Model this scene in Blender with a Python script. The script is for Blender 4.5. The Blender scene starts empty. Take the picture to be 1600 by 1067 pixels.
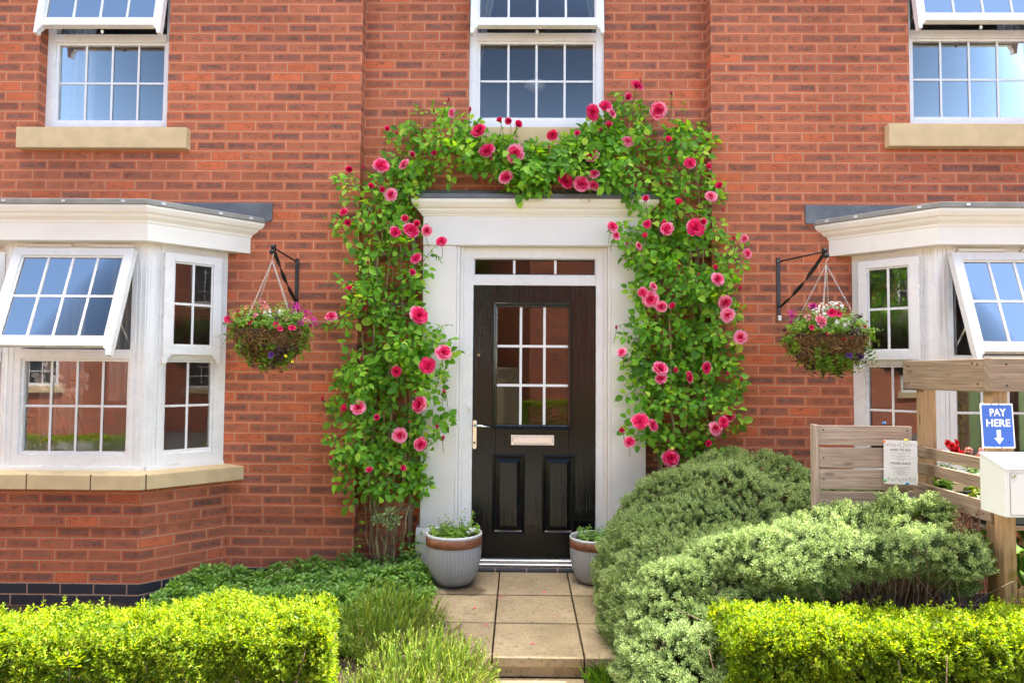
import bpy, bmesh, math, random
import numpy as np
from mathutils import Vector, Matrix, Euler
PI = math.pi
rng = np.random.default_rng(7)
random.seed(7)
sc = bpy.context.scene
COL = sc.collection

# ------------------------------------------------------------------ camera
CAM_H, PITCH, YAW, ROLL, FPX = 1.44, 2.5, 0.7, 0.4, 1067.0
cam_d = bpy.data.cameras.new('camera')
cam_d.sensor_width = 36.0
cam_d.lens = FPX / 1600.0 * 36.0
cam_d.clip_start = 0.05
cam_d.clip_end = 2000
cam = bpy.data.objects.new('camera', cam_d)
COL.objects.link(cam)
cam.location = (0, 0, CAM_H)
CM = Matrix.Rotation(math.radians(YAW), 3, 'Z') @ Matrix.Rotation(math.radians(90 + PITCH), 3, 'X') @ Matrix.Rotation(math.radians(ROLL), 3, 'Z')
cam.rotation_euler = CM.to_euler()
sc.camera = cam


def at(px, py, Y):
    """point of the plane y = Y seen at a place of the photograph"""
    d = CM @ Vector(((px - 800) / FPX, -(py - 533.5) / FPX, -1))
    t = Y / d.y
    return Vector((d.x * t, Y, CAM_H + d.z * t))


# ------------------------------------------------------------------ objects
ORG = {}


def _props(o, label=None, cat=None, group=None, kind=None):
    if label: o['label'] = label
    if cat: o['category'] = cat
    if group: o['group'] = group
    if kind: o['kind'] = kind
    return o


def thing(name, label, cat, loc, group=None):
    o = bpy.data.objects.new(name, None)
    o.empty_display_size = 0.1
    COL.objects.link(o)
    o.location = loc
    ORG[o] = Vector(loc)
    return _props(o, label, cat, group)


def link_mesh(name, me, parent=None):
    o = bpy.data.objects.new(name, me)
    COL.objects.link(o)
    if parent is not None:
        o.parent = parent
        ORG[o] = ORG[parent].copy()
    else:
        ORG[o] = Vector((0, 0, 0))
    return o


def copy_tree(o, parent=None):
    c = o.copy()
    COL.objects.link(c)
    if parent is not None: c.parent = parent
    ORG[c] = ORG[o].copy()
    for ch in list(o.children): copy_tree(ch, c)
    return c


class Fr:
    """a local frame: origin, u along, v up, n outward"""
    def __init__(s, o, u, v=(0, 0, 1), n=None):
        s.o = Vector(o); s.u = Vector(u).normalized(); s.v = Vector(v).normalized()
        s.n = Vector(n).normalized() if n is not None else s.u.cross(s.v).normalized()

    def p(s, u, v, n=0.0):
        return s.o + s.u * u + s.v * v + s.n * n

    def px(s, x, y):
        d = CM @ Vector(((x - 800) / FPX, -(y - 533.5) / FPX, -1))
        c = Vector((0, 0, CAM_H))
        t = (s.o - c).dot(s.n) / d.dot(s.n)
        q = c + d * t - s.o
        return q.dot(s.u), q.dot(s.v)


def front(Y):
    return Fr((0, Y, 0), (1, 0, 0), (0, 0, 1), (0, -1, 0))


class MB:
    def __init__(s):
        s.v = []; s.f = []; s.uv = []; s.sm = []

    def face(s, pts, uv=None, smooth=False):
        i = len(s.v)
        s.v += [Vector(p) for p in pts]
        s.f.append(tuple(range(i, i + len(pts))))
        s.uv.append(list(uv) if uv else [(0, 0)] * len(pts))
        s.sm.append(smooth)

    def grid(s, rows, uvs=None, closed=False, smooth=True):
        """rows: list of equally long point lists"""
        i = len(s.v); n = len(rows[0])
        for r in rows: s.v += [Vector(p) for p in r]
        for a in range(len(rows) - 1):
            for b in range(n if closed else n - 1):
                c = (b + 1) % n
                s.f.append((i + a * n + b, i + a * n + c, i + (a + 1) * n + c, i + (a + 1) * n + b))
                if uvs: s.uv.append([uvs[a][b], uvs[a][c], uvs[a + 1][c], uvs[a + 1][b]])
                else:
                    s.uv.append([(b / n, a / len(rows)), ((b + 1) / n, a / len(rows)), ((b + 1) / n, (a + 1) / len(rows)), (b / n, (a + 1) / len(rows))])
                s.sm.append(smooth)
        return i

    def box(s, F, u0, u1, v0, v1, n0, n1):
        """box in frame F with shared vertices; uv in metres, u along its longest side"""
        i = len(s.v)
        L = (u1 - u0, v1 - v0, n1 - n0)
        for n in (n0, n1):
            for v in (v0, v1):
                for u in (u0, u1): s.v.append(F.p(u, v, n))
        o = random.random() * 7
        ax = max(range(3), key=lambda k: abs(L[k]))
        for q in ((0, 1, 3, 2), (4, 6, 7, 5), (0, 4, 5, 1), (2, 3, 7, 6), (0, 2, 6, 4), (1, 5, 7, 3)):
            s.f.append(tuple(i + k for k in q)); s.sm.append(False)
            uv = []
            for k in q:
                c = ((k & 1) * L[0], (k >> 1 & 1) * L[1], (k >> 2 & 1) * L[2])
                r = [c[j] for j in range(3) if j != ax]
                uv.append((c[ax] + o, r[0] + r[1] * 1.0 + o))
            s.uv.append(uv)

    def wbox(s, x0, x1, y0, y1, z0, z1):
        s.box(Fr((0, 0, 0), (1, 0, 0), (0, 0, 1), (0, -1, 0)), x0, x1, z0, z1, -y1, -y0)

    def prism(s, F, poly, n0, n1):
        """extrude polygon (u, v) of frame F from n0 to n1"""
        i = len(s.v); k = len(poly)
        for n in (n0, n1):
            for u, v in poly: s.v.append(F.p(u, v, n))
        s.f.append(tuple(i + j for j in range(k))[::-1]); s.uv.append([poly[j] for j in range(k)][::-1]); s.sm.append(False)
        s.f.append(tuple(i + k + j for j in range(k))); s.uv.append(list(poly)); s.sm.append(False)
        d = 0
        for j in range(k):
            a, b = j, (j + 1) % k
            l = math.hypot(poly[b][0] - poly[a][0], poly[b][1] - poly[a][1])
            s.f.append((i + a, i + b, i + k + b, i + k + a)); s.sm.append(False)
            s.uv.append([(d, 0), (d + l, 0), (d + l, n1 - n0), (d, n1 - n0)]); d += l

    def tube(s, pts, r, n=6, cap=True):
        pts = [Vector(p) for p in pts]
        rr = r if isinstance(r, (list, tuple)) else [r] * len(pts)
        rows = []; prev = None; d = 0; uvs = []
        for k, p in enumerate(pts):
            t = (pts[min(k + 1, len(pts) - 1)] - pts[max(k - 1, 0)])
            if t.length < 1e-9: t = Vector((0, 0, 1))
            t.normalize()
            if prev is None:
                a = Vector((1, 0, 0)) if abs(t.x) < .9 else Vector((0, 1, 0))
                prev = t.cross(a).normalized()
            prev = (prev - t * prev.dot(t)).normalized()
            b = t.cross(prev)
            rows.append([p + (prev * math.cos(2 * PI * j / n) + b * math.sin(2 * PI * j / n)) * rr[k] for j in range(n)])
            if k: d += (pts[k] - pts[k - 1]).length
            uvs.append([(d, j / n * .1) for j in range(n)])
        i = s.grid(rows, uvs, closed=True)
        if cap:
            m = len(rows)
            s.f.append(tuple(i + j for j in range(n))[::-1]); s.uv.append([(0, 0)] * n); s.sm.append(False)
            s.f.append(tuple(i + (m - 1) * n + j for j in range(n))); s.uv.append([(0, 0)] * n); s.sm.append(False)

    def lathe(s, c, prof, n=32, smooth=True, capb=True):
        c = Vector(c); rows = []; uvs = []; d = 0
        for k, (r, z) in enumerate(prof):
            if k: d += math.hypot(r - prof[k - 1][0], z - prof[k - 1][1])
            rows.append([c + Vector((r * math.cos(2 * PI * j / n), r * math.sin(2 * PI * j / n), z)) for j in range(n)])
            uvs.append([(j / n, d) for j in range(n + 1)])
        i = len(s.v)
        for r in rows: s.v += r
        for a in range(len(rows) - 1):
            for b in range(n):
                e = (b + 1) % n
                s.f.append((i + a * n + b, i + a * n + e, i + (a + 1) * n + e, i + (a + 1) * n + b))
                s.uv.append([uvs[a][b], uvs[a][b + 1], uvs[a + 1][b + 1], uvs[a + 1][b]]); s.sm.append(smooth)
        if capb:
            s.f.append(tuple(i + j for j in range(n))[::-1]); s.uv.append([(0, 0)] * n); s.sm.append(False)

    def blob(s, c, r, seg=10, rings=6):
        c = Vector(c); rows = []
        rx, ry, rz = r if isinstance(r, (list, tuple)) else (r, r, r)
        for a in range(rings + 1):
            t = PI * a / rings
            rows.append([c + Vector((rx * math.sin(t) * math.cos(2 * PI * j / seg), ry * math.sin(t) * math.sin(2 * PI * j / seg), -rz * math.cos(t))) for j in range(seg)])
        s.grid(rows, closed=True)

    def build(s, name, mat, parent=None, bevel=0.0, seg=1, **kw):
        o = ORG[parent] if parent is not None else Vector((0, 0, 0))
        me = bpy.data.meshes.new(name)
        me.from_pydata([tuple(v - o) for v in s.v], [], s.f)
        ul = me.uv_layers.new(name='UVMap')
        flat = [c for f in s.uv for q in f for c in q]
        ul.data.foreach_set('uv', flat)
        me.polygons.foreach_set('use_smooth', s.sm)
        me.materials.append(mat)
        me.update()
        ob = link_mesh(name, me, parent)
        if bevel:
            m = ob.modifiers.new('bevel', 'BEVEL')
            m.width = bevel; m.segments = seg; m.limit_method = 'ANGLE'; m.angle_limit = math.radians(35)
        return _props(ob, **kw)


def np_mesh(name, V, Fa, mat, parent=None, uv=None, smooth=True):
    """V (n,3) world coordinates, Fa (m,k) indices"""
    o = np.array(ORG[parent]) if parent is not None else np.zeros(3)
    V = np.asarray(V, dtype=np.float64) - o
    Fa = np.asarray(Fa, dtype=np.int32)
    me = bpy.data.meshes.new(name)
    me.vertices.add(len(V)); me.vertices.foreach_set('co', V.ravel())
    m, k = Fa.shape
    me.loops.add(m * k); me.loops.foreach_set('vertex_index', Fa.ravel())
    me.polygons.add(m)
    me.polygons.foreach_set('loop_start', np.arange(0, m * k, k, dtype=np.int32))
    me.polygons.foreach_set('use_smooth', np.full(m, smooth))
    if uv is not None:
        ul = me.uv_layers.new(name='UVMap')
        ul.data.foreach_set('uv', np.asarray(uv, dtype=np.float32)[Fa.ravel()].ravel())
    me.materials.append(mat)
    me.update(calc_edges=True)
    me.validate()
    return link_mesh(name, me, parent)


def nrm(a):
    a = np.asarray(a, dtype=np.float64)
    return a / np.maximum(np.linalg.norm(a, axis=-1, keepdims=True), 1e-9)


def leaves_geo(P, N, D, S, asp=.6, fold=.12, curl=.18, mode='ovate'):
    """arrays of leaf blades: two folded quads each. returns verts, faces, uv"""
    P = np.asarray(P, float); N = nrm(N); n = len(P)
    D = np.asarray(D, float); D = nrm(D - N * np.sum(D * N, axis=1, keepdims=True))
    T = np.cross(D, N)
    S = np.broadcast_to(np.asarray(S, float), (n,))
    A = np.broadcast_to(np.asarray(asp, float), (n,))
    if mode == 'ovate': pr = [(0, 0), (.46, .30), (.40, .70), (0, 1), (-.40, .70), (-.46, .30)]
    elif mode == 'obov': pr = [(0, 0), (.22, .35), (.5, .75), (0, 1), (-.5, .75), (-.22, .35)]
    else: pr = [(0, 0), (.5, .35), (.3, .75), (0, 1), (-.3, .75), (-.5, .35)]
    V = np.zeros((n, 6, 3)); U = np.zeros((n, 6, 2))
    for k, (x, y) in enumerate(pr):
        h = fold * abs(x) * 2 - curl * y * y
        V[:, k] = P + (T * (x * A * S)[:, None]) + D * (y * S)[:, None] + N * (h * S)[:, None]
        U[:, k] = (x + .5, y)
    base = (np.arange(n) * 6)[:, None]
    F = np.concatenate([base + np.array([[0, 1, 2, 3]]), base + np.array([[0, 3, 4, 5]])])
    return V.reshape(-1, 3), F, U.reshape(-1, 2)


def join_geo(parts):
    Vs, Fs, Us = [], [], []; o = 0
    for V, F, U in parts:
        Vs.append(V); Fs.append(F + o); Us.append(U); o += len(V)
    return np.concatenate(Vs), np.concatenate(Fs), np.concatenate(Us)


def basis(N, rnd=None):
    """two unit vectors across N, spun at random"""
    N = nrm(N); n = len(N)
    a = np.where(np.abs(N[:, 2:3]) < .9, np.array([[0, 0, 1.]]), np.array([[1., 0, 0]]))
    t = nrm(np.cross(N, a)); b = np.cross(N, t)
    if rnd is None: rnd = rng.uniform(0, 2 * PI, n)
    c, s_ = np.cos(rnd)[:, None], np.sin(rnd)[:, None]
    return t * c + b * s_, -t * s_ + b * c


def instance_geo(tv, tf, tu, P, N, S):
    """stamp a template (z up) on points P along N with size S"""
    tv = np.asarray(tv, float); n = len(P); k = len(tv)
    t, b = basis(N); N = nrm(N)
    S = np.broadcast_to(np.asarray(S, float), (n,))[:, None, None]
    V = P[:, None, :] + S * (tv[None, :, 0:1] * t[:, None, :] + tv[None, :, 1:2] * b[:, None, :] + tv[None, :, 2:3] * N[:, None, :])
    F = (np.arange(n) * k)[:, None, None] + tf[None, :, :]
    return V.reshape(-1, 3), F.reshape(-1, tf.shape[1]), np.tile(tu, (n, 1))


def in_poly(px, py, poly):
    poly = np.asarray(poly, float); r = np.zeros(len(px), bool)
    j = len(poly) - 1
    for i in range(len(poly)):
        xi, yi = poly[i]; xj, yj = poly[j]
        c = ((yi > py) != (yj > py)) & (px < (xj - xi) * (py - yi) / (yj - yi + 1e-12) + xi)
        r ^= c; j = i
    return r


def vnoise(P, sc_=1.0, seed=0):
    """cheap smooth noise of points, about -1..1"""
    r = np.random.default_rng(seed); o = np.zeros(len(P))
    for k in range(7):
        w = r.normal(size=3) * sc_; o += np.sin(P @ w * 2.2 + r.uniform(0, 6.28))
    return o / 3.2
# ------------------------------------------------------------------ materials
class NT:
    def __init__(s, name):
        s.mt = bpy.data.materials.new(name); s.mt.use_nodes = True
        s.t = s.mt.node_tree; s.t.nodes.clear()
        s.out = s.t.nodes.new('ShaderNodeOutputMaterial')

    def nd(s, t, **kw):
        n = s.t.nodes.new(t)
        for k, v in kw.items(): setattr(n, k, v)
        return n

    def ln(s, a, b): s.t.links.new(a, b)

    def setin(s, n, k, v):
        if isinstance(v, bpy.types.NodeSocket): s.ln(v, n.inputs[k])
        elif v is not None: n.inputs[k].default_value = v

    def m(s, op, a, b=None, c=None, clamp=False):
        n = s.nd('ShaderNodeMath', operation=op, use_clamp=clamp)
        s.setin(n, 0, a); s.setin(n, 1, b); s.setin(n, 2, c)
        return n.outputs[0]

    def mr(s, v, a, b, c=0., d=1., smooth=True):
        n = s.nd('ShaderNodeMapRange', interpolation_type='SMOOTHSTEP' if smooth else 'LINEAR')
        s.setin(n, 0, v); s.setin(n, 1, a); s.setin(n, 2, b); s.setin(n, 3, c); s.setin(n, 4, d)
        return n.outputs[0]

    def mix(s, f, a, b, blend='MIX'):
        n = s.nd('ShaderNodeMix', data_type='RGBA', blend_type=blend)
        s.setin(n, 0, f)
        for k, v in ((6, a), (7, b)):
            if isinstance(v, tuple): v = (*v, 1) if len(v) == 3 else v
            s.setin(n, k, v)
        return n.outputs[2]

    def noise(s, vec, scale, detail=3, rough=.55, dist=0.):
        n = s.nd('ShaderNodeTexNoise'); s.setin(n, 'Vector', vec)
        s.setin(n, 'Scale', float(scale)); s.setin(n, 'Detail', float(detail)); s.setin(n, 'Roughness', rough); s.setin(n, 'Distortion', dist)
        return n.outputs[0]

    def map(s, vec, scale=(1, 1, 1), loc=(0, 0, 0)):
        n = s.nd('ShaderNodeMapping'); s.setin(n, 0, vec); s.setin(n, 3, scale); s.setin(n, 1, loc)
        return n.outputs[0]

    def uv(s): return s.nd('ShaderNodeUVMap').outputs[0]
    def obj(s): return s.nd('ShaderNodeTexCoord').outputs['Object']
    def pos(s): return s.nd('ShaderNodeNewGeometry').outputs['Position']
    def island(s): return s.nd('ShaderNodeNewGeometry').outputs['Random Per Island']

    def ramp(s, f, stops):
        n = s.nd('ShaderNodeValToRGB'); s.setin(n, 0, f)
        e = n.color_ramp.elements
        while len(e) < len(stops): e.new(.5)
        for k, (p, c) in enumerate(stops): e[k].position = p; e[k].color = (*c, 1)
        return n.outputs[0]

    def bump(s, h, strength=.3, dist=.01):
        n = s.nd('ShaderNodeBump'); s.setin(n, 'Height', h)
        n.inputs['Strength'].default_value = strength; n.inputs['Distance'].default_value = dist
        return n.outputs[0]

    def bsdf(s, col, rough=.5, normal=None, metal=0., spec=.5, coat=0., coat_r=.05):
        b = s.nd('ShaderNodeBsdfPrincipled')
        if isinstance(col, tuple): col = (*col, 1)
        s.setin(b, 'Base Color', col); s.setin(b, 'Roughness', rough); s.setin(b, 'Metallic', metal)
        s.setin(b, 'Specular IOR Level', spec); s.setin(b, 'Coat Weight', coat); s.setin(b, 'Coat Roughness', coat_r)
        if normal is not None: s.ln(normal, b.inputs['Normal'])
        return b.outputs[0]

    def done(s, sh):
        s.ln(sh, s.out.inputs[0]); return s.mt


def mat_brick(name, edge, edge2, inner, inner2, mortar, ring=True):
    t = NT(name); uv = t.uv(); sp = t.nd('ShaderNodeSeparateXYZ'); t.ln(uv, sp.inputs[0])
    u, v = sp.outputs[0], sp.outputs[1]
    wob = t.m('SUBTRACT', t.noise(uv, 9, 2), .5)
    vv = t.m('ADD', v, t.m('MULTIPLY', wob, .006))
    r = t.m('DIVIDE', vv, .075); row = t.m('FLOOR', r); fy = t.m('SUBTRACT', r, row)
    odd = t.m('FLOORED_MODULO', row, 2.)
    wn0 = t.nd('ShaderNodeTexWhiteNoise', noise_dimensions='1D'); t.ln(row, wn0.inputs['W'])
    x = t.m('ADD', t.m('DIVIDE', u, .2247), t.m('MULTIPLY', odd, .5))
    x = t.m('ADD', x, t.m('MULTIPLY', t.m('SUBTRACT', wn0.outputs[0], .5), .05))
    cl = t.m('FLOOR', x); fx = t.m('SUBTRACT', x, cl)
    cx = t.nd('ShaderNodeCombineXYZ'); t.ln(cl, cx.inputs[0]); t.ln(row, cx.inputs[1])
    wn = t.nd('ShaderNodeTexWhiteNoise', noise_dimensions='2D'); t.ln(cx.outputs[0], wn.inputs['Vector'])
    rs = t.nd('ShaderNodeSeparateColor'); t.ln(wn.outputs[1], rs.inputs[0])
    r1, r2, r3 = rs.outputs[0], rs.outputs[1], rs.outputs[2]
    dx = t.m('MULTIPLY', t.m('MINIMUM', fx, t.m('SUBTRACT', 1., fx)), .2247)
    dy = t.m('MULTIPLY', t.m('MINIMUM', fy, t.m('SUBTRACT', 1., fy)), .075)
    d0 = t.m('MINIMUM', dx, dy)
    n1 = t.m('SUBTRACT', t.noise(uv, 60, 3), .5)
    d = t.m('ADD', d0, t.m('MULTIPLY', n1, .006))
    bmask = t.mr(d, .0034, .0060)
    # coordinates of each brick's own texture
    off = t.nd('ShaderNodeVectorMath', operation='SCALE'); t.ln(wn.outputs[1], off.inputs[0]); off.inputs['Scale'].default_value = 30
    ad = t.nd('ShaderNodeVectorMath', operation='ADD'); t.ln(uv, ad.inputs[0]); t.ln(off.outputs[0], ad.inputs[1])
    bu = ad.outputs[0]
    fine = t.noise(bu, 160, 4, .65); med = t.noise(bu, 26, 3)
    ecol = t.mix(r1, edge, edge2)
    icol = t.mix(t.mr(r2, .15, .95), inner, inner2)
    icol = t.mix(t.mr(med, .35, .75, 0., .45), icol, edge)
    din = t.m('ADD', d, t.m('MULTIPLY', t.m('SUBTRACT', med, .5), .016))
    if ring:
        im = t.mr(din, .0130, .0175)
        im = t.m('MULTIPLY', im, t.mr(r3, .06, .16))
        ringm = t.m('MULTIPLY', t.mr(din, .0090, .0130), t.m('SUBTRACT', 1., im))
        col = t.mix(t.m('MULTIPLY', ringm, .55), ecol, (min(edge[0] * 1.12, 1), edge[1] * 1.45, edge[2] * 1.5))
        col = t.mix(im, col, icol)
        # drag cracks and dark burnt specks inside the face
        mp = t.map(bu, (16, 75, 1)); cr = t.noise(mp, 1.0, 4, .6, 1.4)
        crk = t.m('MULTIPLY', t.mr(t.m('ABSOLUTE', t.m('SUBTRACT', cr, .5)), 0., .042, 1., 0.), t.mr(t.noise(bu, 14, 2), .44, .55))
        crk = t.m('MULTIPLY', crk, t.mr(din, .012, .020))
        col = t.mix(t.m('MULTIPLY', crk, .88), col, (.07, .045, .04))
        vo = t.nd('ShaderNodeTexVoronoi'); t.ln(bu, vo.inputs['Vector']); vo.inputs['Scale'].default_value = 55
        spk = t.m('MULTIPLY', t.mr(vo.outputs['Distance'], .14, .26, 1., 0.), t.mr(t.noise(bu, 20, 2), .50, .57))
        col = t.mix(t.m('MULTIPLY', spk, .7), col, (.06, .05, .05))
    else:
        col = t.mix(.5, ecol, icol); crk = None
    col = t.mix(t.mr(fine, .3, .75, 0., .22), col, t.mix(.55, col, (.12, .05, .035)))
    # pale bloom stains
    st = t.mr(t.noise(uv, 2.3, 5, .65), .63, .8, 0., .3)
    col = t.mix(st, col, (.55, .42, .36))
    big = t.m('MULTIPLY', t.mr(t.noise(uv, .8, 3), .25, .75, .86, 1.1), t.mr(r1, 0., 1., .88, 1.1, False))
    mcol = t.mix(t.noise(uv, 90, 3), mortar, (mortar[0] * .72, mortar[1] * .68, mortar[2] * .66))
    col = t.mix(bmask, mcol, col)
    mu = t.nd('ShaderNodeMix', data_type='RGBA', blend_type='MULTIPLY'); mu.inputs[0].default_value = 1
    t.ln(col, mu.inputs[6]); t.ln(big, mu.inputs[7]); col = mu.outputs[2]
    h = t.m('ADD', t.m('MULTIPLY', bmask, .6), t.m('MULTIPLY', fine, .25))
    if crk is not None: h = t.m('SUBTRACT', h, t.m('MULTIPLY', crk, .3))
    return t.done(t.bsdf(col, .88 if ring else .55, t.bump(h, .55, .006), spec=.25))


def mat_plain(name, col, rough=.5, var=.06, scale=6, bump=0., bscale=120, metal=0., spec=.5, dirt=None, coat=0.):
    t = NT(name); p = t.obj()
    n = t.noise(p, scale, 4)
    c = t.mix(t.mr(n, .3, .7), tuple(x * (1 - var) for x in col), tuple(min(1, x * (1 + var)) for x in col))
    if dirt: c = t.mix(t.mr(t.noise(p, 3.1, 6, .7), .52, .78, 0., dirt[1]), c, dirt[0])
    nb = t.bump(t.noise(p, bscale, 3), bump, .004) if bump else None
    r = t.mr(t.noise(p, scale * 2, 3), .3, .7, rough * .85, min(1, rough * 1.15))
    return t.done(t.bsdf(c, r, nb, metal, spec, coat))


def mat_leaf(name, cols, trans=.35, tcol=None, rough=.45, vein=.15, spec=.4):
    """cols: stops of (pos, colour) picked per leaf"""
    t = NT(name); f = t.island(); uv = t.uv()
    c = t.ramp(f, cols)
    sp = t.nd('ShaderNodeSeparateXYZ'); t.ln(uv, sp.inputs[0])
    mid = t.mr(t.m('ABSOLUTE', t.m('SUBTRACT', sp.outputs[0], .5)), 0., .09, vein, 0.)
    c = t.mix(mid, c, (.5, .56, .16))
    c = t.mix(t.mr(t.noise(t.obj(), 130, 2), .35, .7, 0., .22), c, t.mix(.5, c, (.02, .03, .01)))
    b = t.bsdf(c, rough, None, spec=spec)
    tr = t.nd('ShaderNodeBsdfTranslucent')
    hs = t.nd('ShaderNodeHueSaturation'); hs.inputs['Hue'].default_value = .485; hs.inputs['Saturation'].default_value = 1.1; hs.inputs['Value'].default_value = 1.5
    t.ln(c, hs.inputs['Color']); t.ln(hs.outputs[0], tr.inputs[0])
    mx = t.nd('ShaderNodeMixShader'); mx.inputs[0].default_value = trans
    t.ln(b, mx.inputs[1]); t.ln(tr.outputs[0], mx.inputs[2])
    return t.done(mx.outputs[0])


def mat_petal(name, deep, mid, pale, trans=.35):
    t = NT(name); uv = t.uv(); sp = t.nd('ShaderNodeSeparateXYZ'); t.ln(uv, sp.inputs[0])
    f = t.m('ADD', sp.outputs[1], t.m('MULTIPLY', t.m('SUBTRACT', t.island(), .5), .22))
    f = t.m('ADD', f, t.m('MULTIPLY', t.m('SUBTRACT', t.nd('ShaderNodeObjectInfo').outputs['Random'], .5), .25))
    c = t.ramp(f, [(0., deep), (.5, mid), (.86, mid), (1.02 - .02, pale)])
    b = t.bsdf(c, .6, None, spec=.2)
    tr = t.nd('ShaderNodeBsdfTranslucent'); t.ln(c, tr.inputs[0])
    mx = t.nd('ShaderNodeMixShader'); mx.inputs[0].default_value = trans
    t.ln(b, mx.inputs[1]); t.ln(tr.outputs[0], mx.inputs[2])
    return t.done(mx.outputs[0])


def mat_glass(name, tint=(.97, .98, .98), wav=.0008, ior=1.52):
    t = NT(name); p = t.pos()
    nb = t.bump(t.noise(p, 2.2, 1), .5, wav)
    gl = t.nd('ShaderNodeBsdfGlossy'); gl.inputs['Roughness'].default_value = 0.0; t.ln(nb, gl.inputs['Normal'])
    tr = t.nd('ShaderNodeBsdfTransparent'); tr.inputs[0].default_value = (*tint, 1)
    fr = t.nd('ShaderNodeFresnel'); fr.inputs[0].default_value = ior
    # two sealed panes: four glass faces share one solid here
    f = t.m('MULTIPLY', fr.outputs[0], 1.6, clamp=True)
    mx = t.nd('ShaderNodeMixShader'); t.ln(f, mx.inputs[0]); t.ln(tr.outputs[0], mx.inputs[1]); t.ln(gl.outputs[0], mx.inputs[2])
    return t.done(mx.outputs[0])


def mat_wood(name, a, b, grain=1.0, grey=.0, rough=.75):
    t = NT(name); uv = t.uv()
    mp = t.map(uv, (1.2, 34, 1)); n = t.noise(mp, 1.6 * grain, 5, .6, .6)
    mp2 = t.map(uv, (5, 170, 1)); n2 = t.noise(mp2, 1.0, 3)
    c = t.ramp(n, [(.25, a), (.5, tuple((x + y) / 2 for x, y in zip(a, b))), (.75, b)])
    c = t.mix(t.mr(n2, .35, .7, 0., .55), c, tuple(x * .45 for x in a))
    # knots
    kp = t.map(uv, (4.2, 13, 1)); vo = t.nd('ShaderNodeTexVoronoi'); t.ln(kp, vo.inputs['Vector']); vo.inputs['Scale'].default_value = 1.0
    k = t.mr(vo.outputs['Distance'], .07, .20, 1., 0.)
    c = t.mix(t.m('MULTIPLY', k, .65), c, (a[0] * .35, a[1] * .3, a[2] * .3))
    if grey: c = t.mix(t.mr(t.noise(uv, 3, 4), .3, .7, grey * .4, grey), c, (.30, .27, .245))
    h = t.m('ADD', t.m('MULTIPLY', n, .5), t.m('MULTIPLY', n2, .5))
    return t.done(t.bsdf(c, rough, t.bump(h, .35, .003), spec=.3))


MAT = {}
MAT['brick'] = mat_brick('red_brick', (.57, .126, .051), (.48, .098, .043), (.395, .145, .080), (.215, .105, .080), (.53, .31, .195))
MAT['blue_brick'] = mat_brick('blue_brick', (.030, .036, .050), (.024, .028, .040), (.034, .042, .060), (.022, .026, .036), (.40, .27, .2), ring=False)
MAT['upvc'] = mat_plain('white_upvc', (.775, .77, .765), .28, .012, 3, spec=.5)
MAT['cream'] = mat_plain('cream_paint', (.82, .78, .71), .42, .03, 2.5, .08, 60, dirt=((.6, .52, .42), .22))
MAT['surround'] = mat_plain('white_painted_surround', (.775, .755, .725), .38, .015, 2.5, .05, 60)
MAT['stone'] = mat_plain('cast_stone', (.58, .44, .255), .85, .07, 9, .35, 160, dirt=((.33, .26, .17), .45), spec=.25)
MAT['lead'] = mat_plain('lead_sheet', (.105, .115, .135), .5, .22, 7, .25, 30, dirt=((.25, .25, .25), .35))
MAT['lead_trim'] = mat_plain('grp_trim', (.22, .215, .2), .55, .12, 9, .1, 60, dirt=((.4, .38, .34), .3))
MAT['clip'] = mat_plain('silver_clip', (.6, .6, .6), .35, .05, 20, metal=.6)
MAT['dark'] = mat_plain('dark_seal', (.025, .022, .02), .6, .1)
MAT['brown_seal'] = mat_plain('brown_mastic', (.11, .06, .045), .7, .1)
MAT['chrome'] = mat_plain('polished_chrome', (.72, .7, .68), .14, .03, 5, metal=1.)
MAT['brushed'] = mat_plain('brushed_steel', (.80, .74, .71), .38, .02, 2, metal=.85)
MAT['iron'] = mat_plain('black_iron', (.012, .012, .013), .42, .2, 30, .2, 90)
MAT['glass'] = mat_glass('window_glass')
MAT['door_glass'] = mat_glass('door_glass', (.55, .56, .55), .0016)
MAT['bar'] = mat_plain('glazing_bar_white', (.80, .80, .80), .35, .02)
MAT['alu'] = mat_plain('aluminium_threshold', (.62, .63, .65), .35, .02, 2, metal=.7)


def mat_door():
    t = NT('black_woodgrain_door'); p = t.obj()
    mp = t.map(p, (26, 26, 2.2)); n = t.noise(mp, 1.4, 5, .6, 1.2)
    mp2 = t.map(p, (120, 120, 7)); n2 = t.noise(mp2, 1., 3)
    h = t.m('ADD', t.m('MULTIPLY', n, .7), t.m('MULTIPLY', n2, .5))
    return t.done(t.bsdf((.006, .006, .0068), .13, t.bump(h, .5, .005), spec=.36))


MAT['door'] = mat_door()


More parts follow.
